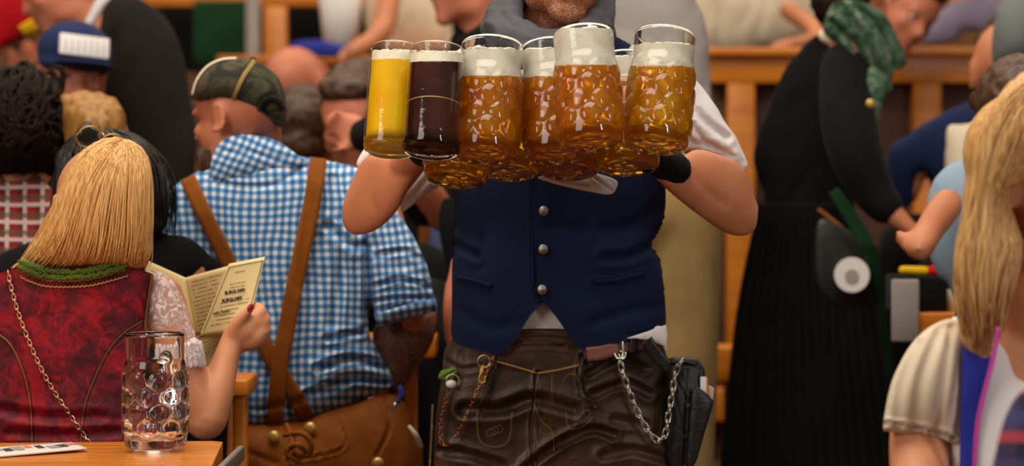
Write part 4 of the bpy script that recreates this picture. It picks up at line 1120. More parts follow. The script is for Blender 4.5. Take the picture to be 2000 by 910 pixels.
# folded printed leaflet on the table
lf = thing('leaflet', 'folded printed leaflet lying on the wooden table at the lower left', 'leaflet', (-.95, 3.9, zt))
def zp(x, y):      # point of the table plane seen at a pixel row
    Dz = (CAMH - zt) * F / (y - HOR); return Vector(((x - 1000) / F * Dz, Dz, zt))
q = [zp(-60, 880), zp(140, 866.5), zp(170, 883), zp(-60, 899)]
def lpt(u, v_, o=0): 
    p = (q[0] * (1 - u) + q[1] * u) * (1 - v_) + (q[3] * (1 - u) + q[2] * u) * v_
    return p + Vector((0, 0, .003 + .004 * u * v_ - o))
V = []; f = []
for k in (0, 1):
    for j in range(7):
        for i in range(17): V.append(lpt(i / 16, j / 6, .0025 * k))
for j in range(6):
    for i in range(16):
        a = j * 17 + i; f.append((a, a + 17, a + 18, a + 1)); f.append((119 + a, 119 + a + 1, 119 + a + 18, 119 + a + 17))
rim = list(range(17)) + [j * 17 + 16 for j in range(1, 7)] + [6 * 17 + i for i in range(15, -1, -1)] + [j * 17 for j in range(5, 0, -1)]
for a, b in zip(rim, rim[1:] + rim[:1]): f.append((a, b, 119 + b, 119 + a))
mk('paper_fold', Geo(V, f), m_plain('grey_white_paper', (214, 204, 196), .7), lf)
rd = random.Random(12)
for i, (u, w, cc) in enumerate([(.30, .07, 'inkdark'), (.42, .05, 'ink'), (.50, .06, 'redp'), (.60, .06, 'inkdark'), (.70, .1, 'ink'), (.78, .09, 'inkdark'), (.88, .1, 'redp'), (.36, .12, 'ink'), (.20, .08, 'ink'), (.10, .12, 'ink')]):
    v0 = rd.uniform(.15, .5); v1 = v0 + rd.uniform(.2, .35); P4 = [lpt(u, v0, -.0006), lpt(u + w, v0 - .05, -.0006), lpt(u + w + .02, v1, -.0006), lpt(u + .02, v1, -.0006)]
    up_ = Vector((0, 0, .0003))
    g = Geo(P4 + [p + up_ for p in P4], [(3, 2, 1, 0), (4, 5, 6, 7), (0, 1, 5, 4), (1, 2, 6, 5), (2, 3, 7, 6), (3, 0, 4, 7)])
    if 'redp' not in M: M['redp'] = m_plain('faded_red_print', (206, 120, 96), .8); M['ink2'] = m_plain('grey_print', (150, 140, 136), .8)
    mk('printed_block', g, M['ink2' if cc == 'ink' else cc], lf, smooth=False)
# ------------------------------------------------------------ litre mugs
MH = .195
def mug_prof(smooth_=False):
    outer = [(0, .003), (.030, .003), (.040, .0), (.0455, .0005), (.0490, .004), (.0505, .010), (.0510, .020), (.0510, .135), (.0500, .142), (.0480, .147), (.0475, .152), (.0480, .160), (.0485, .190), (.0480, .1938), (.0468, .1950)]
    inner = [(.0455, .1938), (.0448, .190), (.0446, .160), (.0446, .150), (.0456, .140), (.0462, .130), (.0460, .030), (.0440, .020), (.036, .0160), (.0, .0175)]
    if smooth_:
        outer = [(0, .003), (.030, .003), (.040, .0), (.0455, .0005), (.0480, .004), (.0490, .010), (.0492, .020), (.0490, .100), (.0480, .150), (.0478, .190), (.0472, .1938), (.0462, .1950)]
        inner = [(.0450, .1938), (.0444, .190), (.0444, .150), (.0452, .100), (.0452, .030), (.0440, .020), (.036, .0160), (.0, .0175)]
    return outer, inner
EYES = []
for row, z in enumerate((.037, .063, .089, .115)):
    for k in range(8): EYES.append((2 * math.pi * (k + .5 * (row % 2)) / 8, z))
def bumpf(a, z, rad=.0168, amp=.0044):
    b = 0.0
    for ea, ez in EYES:
        if abs(z - ez) > rad: continue
        da = (a - ea + math.pi) % (2 * math.pi) - math.pi; d = math.hypot(da * .051, z - ez) / rad
        if d < 1: b = max(b, amp * (.45 * (1 - d * d) + .55 * (1 - d ** 7)))
    return b
def densify(p, step=.0022):
    o = [p[0]]
    for a, b in zip(p, p[1:]):
        n = max(1, int(math.hypot(b[0] - a[0], b[1] - a[1]) / step)) if abs(a[1] - b[1]) > .02 else 1
        for i in range(1, n + 1): o.append((a[0] + (b[0] - a[0]) * i / n, a[1] + (b[1] - a[1]) * i / n))
    return o
def lathe(prof, seg, bump=None):
    v = []; f = []; idx = []
    for r, z in prof:
        if r < 1e-6: idx.append(('p', len(v))); v.append(Vector((0, 0, z))); continue
        idx.append(('r', len(v)))
        for j in range(seg):
            a = 2 * math.pi * j / seg; rr = r + (bump(a, z) if bump and .018 < z < .136 and r > .04 else 0)
            v.append(Vector((rr * math.cos(a), rr * math.sin(a), z)))
    for (ka, a), (kb, b) in zip(idx, idx[1:]):
        for j in range(seg):
            k = (j + 1) % seg
            if ka == 'p': f.append((a, b + k, b + j))
            elif kb == 'p': f.append((a + j, a + k, b))
            else: f.append((a + j, a + k, b + k, b + j))
    return Geo(v, f)
def mug_glass(sm, ib=.75):
    o, i = mug_prof(sm)
    if sm: return lathe(densify(o, .02) + densify(i, .02), 64)
    n_o = densify(o); n_i = densify(i)
    # bump only on the outer wall, a shallower one inside
    v = lathe(n_o + n_i, 132, lambda a, z: 0)
    for k, p in enumerate(v.v):
        r = math.hypot(p.x, p.y)
        if .018 < p.z < .136:
            a = math.atan2(p.y, p.x)
            if r > .0495: b = bumpf(a, p.z)
            elif .043 < r < .0470: b = ib * bumpf(a, p.z)
            else: b = 0
            if b: p.x *= (r + b) / r; p.y *= (r + b) / r
    return v
_cache = {}
def cutz(bm, co, no):
    g = list(bm.verts) + list(bm.edges) + list(bm.faces)
    r = bmesh.ops.bisect_plane(bm, geom=g, dist=1e-6, plane_co=co, plane_no=no, clear_outer=True)
    ed = [e for e in r['geom_cut'] if isinstance(e, bmesh.types.BMEdge)]
    if ed: bmesh.ops.holes_fill(bm, edges=ed, sides=0)
def fill_geo(sm, up, zlow, zhigh, grow=.0003, foam=False):
    """the drink inside the mug between two level planes (in the mug's own frame); up is the world vertical there"""
    _, inner = mug_prof(sm); pr = [(r + (grow if r > .01 else 0), z - (grow if z < .018 else 0)) for r, z in inner[::-1]] 
    pr[-1] = (pr[-1][0], .1935)
    pr = densify(pr, .003); g = lathe(pr, 96, None)
    for p in g.v:
        r = math.hypot(p.x, p.y)
        if not sm and .018 < p.z < .136 and r > .04:
            b = .3 * bumpf(math.atan2(p.y, p.x), p.z)
            if b: p.x *= (r + b) / r; p.y *= (r + b) / r
    bm = bmesh.new(); vs = [bm.verts.new(p) for p in g.v]
    for q in g.f: bm.faces.new([vs[i] for i in q])
    ed = [e for e in bm.edges if e.is_boundary]; bmesh.ops.holes_fill(bm, edges=ed, sides=0)
    cutz(bm, up * zhigh, up)
    if zlow is not None: cutz(bm, up * zlow, -up)
    bmesh.ops.recalc_face_normals(bm, faces=bm.faces)
    bmesh.ops.triangulate(bm, faces=[q for q in bm.faces if len(q.verts) > 4])
    if foam:
        for v_ in bm.verts: pass
    bm.verts.index_update()
    out = Geo([v_.co.copy() for v_ in bm.verts], [tuple(x.index for x in q.verts) for q in bm.faces]); bm.free()
    return out
def handle_geo():
    pts = [(0, .047, .138), (0, .060, .150), (0, .078, .152), (0, .090, .140), (0, .094, .110), (0, .091, .075), (0, .080, .048), (0, .064, .036), (0, .049, .036)]
    c = catmull(pts, 4)
    return tube3([tuple(p) for p in c], [.0085] * len(c), 14, up=(1, 0, 0), flat=1.25)
def mug(label, base, top, Db, tilt=14, beer=None, y_beer=None, y_foam=None, rs=1.0, sm=False, hang=0, name='beer_mug', group='full beer mugs carried by the waiter', spin=0.0, foam_bulge=False):
    """base/top: pixel centres of foot and rim; leans by tilt degrees towards the camera"""
    dx, dy = top[0] - base[0], base[1] - top[1]; L = math.hypot(dx, dy) * Db / F / math.cos(R(tilt)); k = L / MH
    b = P(base[0], base[1], Db)
    ax = Vector((dx * Db / F, -L * math.sin(R(tilt)), dy * Db / F)).normalized()
    y_ = (Vector((math.sin(R(hang)), math.cos(R(hang)), 0))); y_ = (y_ - ax * y_.dot(ax)).normalized(); x_ = y_.cross(ax)
    Rm = Matrix((x_, y_, ax)).transposed(); up = Rm.inverted() @ Vector((0, 0, 1))
    t = thing(name, label, 'beer mug', b, group); t.rotation_euler = Rm.to_euler(); t.scale = (k * rs * 1.04, k * rs * 1.04, k)
    sc = Matrix.Diagonal((k * rs * 1.04, k * rs * 1.04, k)); upl = (sc @ (Rm.transposed() @ Vector((0, 0, 1))))
    nl = upl.normalized(); hl = upl.length
    key = (sm, bool(beer))
    if key not in _cache:
        o = mk('glass_body', mug_glass(sm, .3), M['glass'], None); me = o.data; me.transform(Matrix.Translation(o.location)); _cache[key] = me
        h = mk('handle', handle_geo(), M['glass'], None); h.data.transform(Matrix.Translation(h.location)); _cache['h'] = _cache.get('h') or h.data
        bpy.data.objects.remove(o); bpy.data.objects.remove(h)
    if beer and (key, 'full') not in _cache:
        m2 = _cache[key].copy(); m2.materials.append(M['thin'])
        for p_ in (m2.polygons if sm else []):
            zz = p_.center.z
            if .0215 < zz < .1925: p_.material_index = 1
        _cache[(key, 'full')] = m2
    for nm, me in (('glass_body', _cache[(key, 'full')] if beer else _cache[key]), ('handle', _cache['h'])):
        o = bpy.data.objects.new(nm, me); COL.objects.link(o); o.parent = t
        if nm == 'handle':
            pass
    if beer:
        def lvl(yy):    # signed distance along nl of the world plane z=z(yy)
            zw = P(0, yy, Db + .03).z - b.z; return zw / hl
        zb = lvl(y_beer); zf = lvl(y_foam)
        g = fill_geo(sm, nl, None, zb); o = bpy.data.meshes.new('beer'); o.from_pydata([tuple(p) for p in g.v], [], g.f); o.materials.append(M[beer]); o.polygons.foreach_set('use_smooth', [True] * len(o.polygons))
        ob = bpy.data.objects.new('beer', o); COL.objects.link(ob); ob.parent = t
        g = fill_geo(sm, nl, zb + .0001, zf, .0002); o = bpy.data.meshes.new('foam'); 
        for i, p in enumerate(g.v):    # lumpy top
            hgt = p.dot(nl)
            if hgt > zf - .002:
                r = math.hypot(p.x, p.y); pass
        o.from_pydata([tuple(p) for p in g.v], [], g.f); o.materials.append(M['foam']); o.polygons.foreach_set('use_smooth', [False] * len(o.polygons))
        ob = bpy.data.objects.new('foam', o); COL.objects.link(ob); ob.parent = t
        # frothy crown: blobs over the level surface
        rd = random.Random(int(base[0])); v = Geo([], [])
        ctr = Vector((0, 0, 1)) * (zf / nl.z); a1 = nl.cross(Vector((1, 0, 0))).normalized(); a2 = nl.cross(a1)
        for i in range(70):
            r = .040 * math.sqrt(rd.random()); a = rd.random() * 6.283
            c_ = ctr + a1 * (r * math.cos(a)) + a2 * (r * math.sin(a))
            if math.hypot(c_.x, c_.y) > .0385 or c_.z > .192: continue
            s_ = rd.uniform(.0035, .0075); v.add(ell(c_, (s_, s_, s_ * .45), (0, 0, 0), 10, 6))
        if v.v:
            o = bpy.data.meshes.new('froth'); o.from_pydata([tuple(p) for p in v.v], [], v.f); o.materials.append(M['foam']); o.polygons.foreach_set('use_smooth', [True] * len(o.polygons))
            ob2 = bpy.data.objects.new('froth', o); COL.objects.link(ob2); ob2.parent = ob
    return t
mug('empty dimpled glass beer mug standing on the wooden table', (304, 875), (302, 650), 3.93, 0, sm=False, hang=8, group=None)
mug('smooth mug of bright pale beer, outermost on the left of the waiter\'s bundle', (761, 296), (771, 92), 3.970, -18, 'pale', 116, 100, rs=.93, sm=True)
mug('smooth mug of dark brown beer beside the pale one', (842, 297), (852, 94), 3.900, -18, 'dark', 121, 103, rs=1.02, sm=True)
mug('dimpled mug of amber beer right of the dark beer, in the front row', (947, 307), (961, 83), 3.950, -18, 'amber', 151, 97)
mug('dimpled mug of amber beer half hidden behind the foam topped middle mug', (1088, 307), (1078, 87), 3.990, -18, 'amber', 152, 97)
mug('dimpled mug with foam up to its rim, frontmost in the middle of the bundle', (1156, 282), (1141, 61), 3.855, -18, 'amber', 130, 56)
mug('dimpled mug of amber beer at the right end of the bundle, above the wristband', (1281, 286), (1304, 64), 3.915, -18, 'lager', 132, 87)
mug('lower mug with yellowish foot, leftmost of the back row', (889, 353), (908, 134), 4.090, -18, 'lager', 185, 150)
mug('lower back row mug whose foot shows below the gap between two front mugs', (991, 339), (1000, 120), 4.140, -18, 'lager', 175, 140)
mug('lower back row mug resting above the white napkin', (1110, 337), (1112, 118), 4.140, -18, 'amber', 175, 140)
mug('back row mug with its foot left of the black wristband', (1228, 329), (1222, 112), 4.100, -18, 'lager', 150, 112)
ob = [o for o in bpy.data.objects if o.get('label', '').startswith('smooth mug of dark')][0]
me_ = tube3([(.0452 * math.cos(a), .0452 * math.sin(a), .088) for a in np.linspace(0, 6.2832, 48, endpoint=False)], [.0011] * 48, 6, closed=True)
m_ = bpy.data.meshes.new('gold_line'); m_.from_pydata([tuple(p) for p in me_.v], [], me_.f); m_.materials.append(M['gold']); o = bpy.data.objects.new('gold_line', m_); COL.objects.link(o); o.parent = ob

# ------------------------------------------------------------ the waiter
D = 4.46
wt = thing('person', 'waiter in a navy waistcoat and dark leather trousers carrying a cluster of beer mugs', 'person', (P(1085, 0, D).x, D, 0))
Mh = Matrix.Translation(P(1098, -88, D - .10)) @ Euler((R(10), R(3), R(14)), 'XYZ').to_matrix().to_4x4() @ Matrix.Scale(.238 / .235, 4)
def sk(pp): return tube(pp, 20)
armR = Surf([(1326, 307), (1360, 291), (1400, 300), (1440, 318), (1462, 345), (1474, 385), (1480, 425), (1472, 452), (1448, 462), (1415, 454), (1372, 426), (1330, 394), (1300, 368), (1278, 346), (1262, 325), (1280, 308), (1300, 302)], D - .16, 1.0, s_=4, slope=(.0009, 0), creases=[([(1345, 330), (1380, 372), (1420, 400)], 7, .004), ([(1440, 408), (1448, 440)], 6, .003)])
armL = Surf([(800, 306), (765, 302), (722, 303), (702, 322), (684, 360), (669, 400), (668, 432), (680, 454), (700, 459), (730, 452), (758, 432), (778, 408), (796, 374), (815, 340), (836, 312), (850, 290), (820, 280)], D - .16, 1.0, s_=4, slope=(-.0009, 0), creases=[([(735, 330), (722, 380), (735, 410)], 7, .003), ([(690, 405), (690, 440)], 6, .003)])
g = U(head_geo(Mh, True, 1.16), ell((0, -.070, -.092), (.036, .024, .022)).tr(Mh), tube([(1092, -20, D - .03, 62), (1088, 40, D, 68), (1086, 110, D, 88)], 20),
      Surf([(1010, 70), (1086, 60), (1170, 70), (1260, 110), (1270, 260), (1262, 420), (1270, 600), (1290, 720), (1300, 860), (1180, 960), (1080, 960), (960, 960), (870, 860), (880, 700), (900, 560), (905, 400), (895, 250), (900, 110)], D, .36, s_=8, flat=.75).geo(),
      armR.geo(), armL.geo(),
      sk([(900, 150, D, 50), (830, 210, D - .0, 48), (760, 320, D - .03, 46), (712, 415, D - .05, 40)]), sk([(1262, 150, D, 52), (1330, 210, D, 50), (1400, 310, D - .02, 46), (1440, 410, D - .06, 40)]),
      sk([(712, 415, D - .07, 40), (770, 350, D - .15, 36), (830, 285, D - .27, 28), (862, 240, D - .32, 24)]), sk([(1440, 410, D - .07, 42), (1370, 362, D - .15, 38), (1300, 322, D - .24, 30), (1262, 285, D - .31, 25)]))
Dh = D - .35
for sx, wx, wy in ((1, 1258, 290), (-1, 866, 245)):
    g.add(U(tube([(wx, wy, Dh + .02, 24), (wx - sx * 16, wy - 36, Dh, 30), (wx - sx * 26, wy - 72, Dh - .002, 30)], 14)))
    for i, (dx, dy, ln) in enumerate(((-22, -86, 1.0), (-18, -64, 1.05), (-14, -44, 1.0), (-10, -26, .85))):
        x, y = wx + sx * (dx + 10), wy + dy
        g.add(tube([(x + sx * 12, y + 6, Dh + .004, 13), (x - sx * 14 * ln, y, Dh - .012, 12), (x - sx * 30 * ln, y + 3, Dh - .004, 11), (x - sx * 34 * ln, y + 6, Dh + .014, 9.5)], 12))
    g.add(tube([(wx - sx * 8, wy - 30, Dh - .004, 15), (wx - sx * 26, wy - 60, Dh - .022, 13), (wx - sx * 34, wy - 92, Dh - .026, 11.5), (wx - sx * 34, wy - 116, Dh - .022, 10)], 12))
g.add(legs(1085, 1060, D, 230)); g.uv = None
# stubble is part of the skin's colour on the jaw
n = NT('waiter_skin'); v = n.coord(); c = (212, 138, 98); cl = lin(c); a = n.noise(v, 9, 4)
base = n.ramp(a, [(.32, (cl[0] * .84, cl[1] * .74, cl[2] * .7, 1)), (.68, var(cl, 1.08))])
sp_ = n.n('SeparateXYZ'); n.l(v, sp_.inputs[0])
hd = Mh.translation - Vector(wt.location)
ms = n.ramp(n.math('ADD', n.math('MULTIPLY', n.math('SUBTRACT', sp_.outputs[2], hd.z - .175), 5.0), n.math('MULTIPLY', n.noise(v, 14, 3), .25)), [(.18, (0, 0, 0, 1)), (.34, (1, 1, 1, 1)), (.80, (1, 1, 1, 1)), (.95, (0, 0, 0, 1))])
fr = n.ramp(n.math('ADD', n.math('MULTIPLY', n.math('SUBTRACT', sp_.outputs[1], -.16), 5.0), 0.0), [(.0, (1, 1, 1, 1)), (.7, (0, 0, 0, 1))])
st = n.math('MULTIPLY', n.math('MULTIPLY', ms, n.ramp(n.noise(v, 380, 2), [(.42, (0, 0, 0, 1)), (.56, (1, 1, 1, 1))])), .78)
n.l(n.mix(st, base, lin((78, 50, 34))), n.b.inputs['Base Color'])
n.set(Roughness=.45, Subsurface_Weight=.15, Subsurface_Scale=.012); n.b.inputs['Subsurface Radius'].default_value = (1, .3, .15)
n.bump(n.noise(v, 420, 3), .15, .001)
bb = blend('body', g, n.m, wt, .0045, 5)
eyes(Mh, wt)
h = U(ell((0, .030, .047), (.082, .094, .086)), ell((0, .055, -.01), (.074, .060, .07)), ell((0, -.035, .090), (.062, .045, .028))).tr(Mh)
blend('hair', h, M['hairdark'], wt, .006, 2, (.005, 34, 34, 34, 2.2))
# shirt with rolled sleeves
shR = Surf([(1230, 92), (1290, 104), (1340, 135), (1368, 168), (1400, 212), (1432, 262), (1455, 305), (1461, 324), (1450, 337), (1425, 322), (1392, 302), (1355, 294), (1325, 300), (1290, 300), (1250, 280), (1230, 200)], D - .06, .8, s_=4,
           creases=[([(1330, 150), (1360, 220), (1420, 270)], 7, .012, 1), ([(1340, 220), (1370, 270), (1430, 305)], 5, .009, 1), ([(1300, 240), (1350, 275), (1400, 285)], 6, .009, 1), ([(1455, 318), (1400, 288), (1340, 280)], 3, .004, 1)])
shL = Surf([(940, 92), (880, 108), (830, 140), (780, 200), (735, 260), (704, 305), (696, 324), (712, 330), (740, 330), (768, 345), (784, 380), (780, 416), (796, 408), (832, 378), (862, 362), (900, 340), (930, 250)], D - .02, .8, s_=4,
           creases=[([(800, 180), (790, 260), (740, 300)], 7, .010, 1), ([(850, 330), (815, 372), (785, 410)], 5, .008, 1)])
core = Surf([(930, 95), (1010, 78), (1085, 84), (1170, 78), (1240, 98), (1268, 200), (1264, 420), (1272, 560), (1290, 640), (1285, 700), (1080, 720), (900, 700), (895, 560), (902, 400), (905, 220)], D, .46, s_=6, flat=.75)
tail = Surf([(1215, 650), (1262, 634), (1301, 636), (1304, 655), (1301, 677), (1286, 671), (1264, 662), (1240, 657)], D - .045, .45, s_=2.5, smooth=False)
gg = U(shR.geo(), shL.geo(), core.geo(), tail.geo()); gg.uv = None
mk('shirt_tail', Surf([(1222, 661), (1262, 648), (1301, 634), (1304, 655), (1301, 678), (1286, 672), (1264, 664), (1240, 661)], D - .085, .25, s_=2.5, smooth=False).geo(), M['white'], wt)
so = blend('white_shirt', gg, M['white'], wt, .0042, 2); wrinkle(so, .002, 18, 18, 18, 5.5, .05)
0 and mk('shirt_hem', Surf([(1026, 650), (1036, 618), (1060, 592), (1086, 616), (1098, 650), (1062, 662)], D - .125, .4, s_=3, creases=[([(1045, 655), (1062, 610)], 3, .004, 1), ([(1075, 650), (1066, 620)], 3, .004, 1)]).geo(), M['white'], wt)
# waistcoat
vest = [(985, 66), (940, 88), (905, 130), (885, 220), (884, 340), (889, 420), (883, 465), (887, 488), (883, 520), (883, 600), (885, 664), (920, 678), (968, 692), (990, 682), (1012, 652), (1036, 616), (1058, 592), (1064, 592), (1086, 620), (1112, 655), (1136, 682), (1180, 674), (1230, 664), (1270, 652), (1299, 640), (1299, 590), (1294, 540), (1288, 505), (1272, 478), (1284, 456), (1295, 430), (1300, 380), (1296, 240), (1285, 150), (1255, 106), (1212, 76), (1176, 66), (1150, 110), (1100, 200), (1075, 235), (1052, 200), (1020, 120)]
vs_ = Surf(vest, D - .01, .56, s_=4, flat=.72, hout=[(985, 66), (940, 86), (905, 128), (883, 220), (882, 340), (887, 420), (881, 465), (885, 488), (881, 520), (881, 600), (878, 700), (868, 790), (1085, 800), (1316, 790), (1306, 700), (1301, 640), (1301, 590), (1296, 540), (1290, 505), (1274, 478), (1286, 456), (1297, 430), (1302, 380), (1298, 240), (1287, 150), (1257, 104), (1212, 74), (1176, 62), (1085, 60)], creases=[([(1040, 330), (1040, 470), (1042, 560), (1060, 592)], 2.2, .006, 1), ([(893, 541), (925, 548), (956, 558)], 2.5, .007, 1), ([(1160, 549), (1205, 546), (1258, 532)], 2.5, .007, 1),
          ([(1272, 480), (1230, 500), (1180, 505)], 10, .007, 1), ([(884, 478), (930, 500)], 9, .006, 1), ([(900, 610), (960, 640), (1000, 630)], 14, .005), ([(1292, 600), (1220, 610), (1160, 630)], 12, .006), ([(1290, 400), (1240, 440), (1180, 450)], 16, .006), ([(1080, 440), (1140, 450)], 12, .003), ([(930, 360), (950, 440), (940, 520)], 14, .005)])
vo_ = mk('waistcoat', vs_.geo(), M['navy'], wt); wrinkle(vo_, .002, 7, 7, 9, 8.8, .05)
mk('placket_edge', ribbon([(1039, 330), (1040, 400), (1040, 500), (1043, 560), (1059, 591)], 3, vs_.D, .003, .001), M['navy'], wt)
for x, y in ((1062, 412), (1061, 487), (1059, 566)):
    d = float(vs_.D(x, y)); mk('button', U(ell(P(x, y, d - .006), (.0092, .0045, .0092), (0, 0, 0), 24, 12), ell(P(x, y, d - .010), (.0045, .0022, .0045))), M['pewter'], wt)
for pl in ([(893, 541), (925, 547), (957, 558)], [(1160, 550), (1205, 547), (1258, 533)]): mk('pocket_welt', ribbon(pl, 8, lambda x, y: vs_.D(x, y + 6), .003, .0015), M['navy'], wt)
# scarf rings round the neck
sg_ = Geo([], [])
for pts in ([(1016, -25, D - .02, 22), (985, 12, D - .08, 24), (975, 52, D - .14, 24), (1010, 78, D - .19, 24), (1070, 96, D - .22, 26), (1140, 84, D - .19, 24), (1174, 44, D - .10, 20), (1176, 0, D - .02, 20)],
            [(1026, -20, D - .02, 18), (1000, 16, D - .11, 20), (1004, 50, D - .16, 20), (1050, 76, D - .21, 22), (1120, 76, D - .2, 20), (1160, 40, D - .13, 18), (1166, 0, D - .04, 18)],
            [(1000, 10, D - .06, 20), (966, 40, D - .08, 20), (968, 72, D - .12, 20), (1010, 96, D - .16, 22), (1080, 112, D - .2, 24), (1150, 100, D - .16, 22), (1180, 66, D - .08, 20)],
            [(1016, -10, D + .04, 26), (1090, 10, D + .09, 30), (1172, 0, D + .04, 26)]): sg_.add(tube(pts, 14, 7))
for k_ in range(7):
    a_ = k_ * 7; sg_.add(tube([(1008 - a_ * .5, -20 + a_, D - .03, 7), (972 + a_ * .4, 20 + a_ * .9, D - .12 - .004 * k_, 7), (990 + a_ * .3, 58 + a_ * .8, D - .185, 8), (1060, 78 + a_ * .8, D - .235, 8), (1140, 74 + a_ * .7, D - .21, 7), (1176 - a_ * .2, 36 + a_ * .8, D - .12, 7)], 10, 7))
sg_.uv = None
sc_ = blend('scarf', sg_, M['scarf'], wt, .0038, 1); wrinkle(sc_, .006, 12, 12, 34, 3.1, .05)
mk('wristband', tube([(1318, 330, D - .235, 33), (1298, 320, D - .25, 33), (1270, 302, D - .29, 32)], 26), M['black'], wt)
mk('wristband', tube([(828, 294, D - .265, 32), (850, 262, D - .305, 30)], 26), M['black'], wt)
# leather trousers
tro = [(872, 672), (900, 655), (960, 645), (1010, 642), (1060, 640), (1120, 642), (1200, 650), (1288, 650), (1304, 690), (1312, 740), (1318, 820), (1322, 910), (1326, 1020), (1322, 1250), (1110, 1260), (1085, 1100), (1062, 1010), (1035, 1100), (1020, 1260), (826, 1250), (828, 1020), (842, 920), (846, 850), (852, 790), (862, 730)]
trc = [([(1050, 728), (1046, 780), (1040, 840), (1044, 930)], 4, .006, 1), ([(968, 700), (958, 740), (942, 800)], 3, .006, 1), ([(1135, 695), (1132, 740), (1140, 778), (1166, 790)], 3, .007, 1), ([(905, 800), (980, 800), (1040, 780), (1120, 800)], 12, .014, 1), ([(1010, 930), (1070, 880), (1150, 840), (1200, 850)], 8, .014, 1),
       ([(1160, 770), (1220, 750), (1270, 770)], 8, .009, 1), ([(1150, 730), (1210, 700), (1260, 720)], 7, .007, 1), ([(1000, 665), (1060, 660), (1130, 668)], 4, .006, 1), ([(996, 680), (1060, 676), (1132, 684)], 3, .004, 1), ([(860, 880), (920, 890), (980, 910)], 9, .010, 1), ([(1180, 890), (1240, 880), (1310, 900)], 9, .009, 1), ([(866, 700), (900, 720), (940, 715)], 5, .006, 1), ([(1200, 820), (1260, 830)], 9, .005, 1), ([(900, 690), (895, 740)], 8, .005)]
ts = Surf(tro, D + .004, .50, s_=4, flat=.78, hout=[(890, 520), (1280, 520), (1290, 600), (1300, 660), (1306, 690), (1314, 740), (1320, 820), (1324, 910), (1328, 1020), (1324, 1250), (1110, 1262), (1085, 1110), (1062, 1030), (1035, 1110), (1020, 1262), (824, 1250), (826, 1020), (840, 920), (844, 850), (850, 790), (858, 730), (872, 660)], creases=trc)
to = mk('leather_trousers', ts.geo(), M['leather'], wt); wrinkle(to, .005, 9, 9, 13, 1.9, .06)
Lg = legs(1085, 1180, D, 420); Lg.uv = None; blend('trouser_legs', Lg, M['leather'], wt, .014, 3); shoes(1085, D, 380, wt)
fl = Surf([(968, 702), (1010, 714), (1050, 727), (1092, 718), (1132, 708), (1136, 745), (1130, 775), (1150, 792), (1090, 800), (1040, 798), (985, 800), (940, 796), (952, 750)], D - .085, .25, s_=4, flat=.4, slope=(0, 0))
def on(poly, w, mat, name, th=.0015, off=.0055, **kw): return mk(name, ribbon(poly, w, ts.D, th, off, s=3, cols=3, **kw), M[mat], wt)
on([(970, 706), (1010, 717), (1050, 729)], 3, 'stitch', 'flap_stitching'); on([(1050, 729), (1092, 722), (1134, 712)], 3, 'stitch', 'flap_stitching')
on([(1051, 730), (1046, 765), (1043, 800), (1036, 850), (1046, 910)], 2.4, 'dimstitch', 'centre_seam')
on([(1044, 790), (1056, 820), (1078, 842), (1082, 880)], 2.2, 'dimstitch', 'centre_seam')
on([(966, 702), (956, 745), (940, 795)], 8, 'leather', 'flap_edge', .004); on([(1137, 700), (1132, 745), (1140, 775), (1160, 788), (1166, 800)], 6, 'leather', 'flap_edge', .004)
on([(1078, 730), (1078, 770), (1082, 790)], 1.8, 'dimstitch', 'flap_stitching'); on([(1098, 745), (1112, 730), (1126, 734), (1128, 748)], 1.8, 'dimstitch', 'embroidery')
on([(932, 800), (934, 850), (944, 866), (966, 873), (988, 866), (997, 845), (1000, 805)], 2.4, 'dimstitch', 'pocket_stitching')
on([(1106, 805), (1108, 828), (1118, 838), (1140, 832), (1158, 815)], 2.2, 'dimstitch', 'pocket_stitching')
for a in range(3): on([(950 + a * 8, 846 - a * 3), (958 + a * 8, 836 - a * 3), (966 + a * 8, 842 - a * 3), (960 + a * 8, 852 - a * 3), (951 + a * 8, 849 - a * 3)], 1.8, 'dimstitch', 'embroidery')
on([(1138, 808), (1146, 800), (1152, 808), (1144, 816)], 1.8, 'dimstitch', 'embroidery')
on([(1205, 702), (1225, 712), (1250, 722)], 2, 'blackleather', 'pocket_welt', .004); on([(1256, 870), (1330, 890)], .1, 'leather', 'flap_edge')
on([(845, 790), (842, 860), (838, 930)], 4, 'dimstitch', 'side_seam')
mk('belt', U(ribbon([(1140, 690), (1180, 686), (1216, 678), (1262, 672), (1296, 674)], 24, ts.D, .004, .006, s=4)), M['belt'], wt)
mk('belt_keeper', ribbon([(1236, 690), (1238, 660)], 12, ts.D, .005, .011, s=4), M['blackleather'], wt)
mk('belt_flap', ribbon([(1146, 692), (1180, 688), (1208, 680)], 27, ts.D, .004, .012, s=3, wf=lambda u: 1 - .8 * max(0, u - .75) ** 1.0 * 2), m_leather('rosy_leather', (120, 70, 58), (160, 98, 84), (180, 120, 100), .5), wt)
mk('napkin_fold', Surf([(1180, 640), (1182, 640), (1183, 642)], D, .1, s_=1, smooth=False).geo() if False else ribbon([(1226, 648), (1270, 640)], 4, vs_.D, .001, .002), M['navy'], wt)
# napkin clamped under the mugs
o = mk('white_napkin', Surf([(1050, 346), (1100, 340), (1160, 338), (1203, 352), (1204, 368), (1192, 380), (1160, 376), (1120, 368), (1080, 358)], D - .20, .35, s_=3, creases=[([(1160, 345), (1195, 372)], 3, .006, 1), ([(1090, 350), (1150, 362)], 3, .005, 1)]).geo(), M['white'])
tag(o, 'white cloth napkin poking out under the mugs in front of the waistcoat', 'napkin')

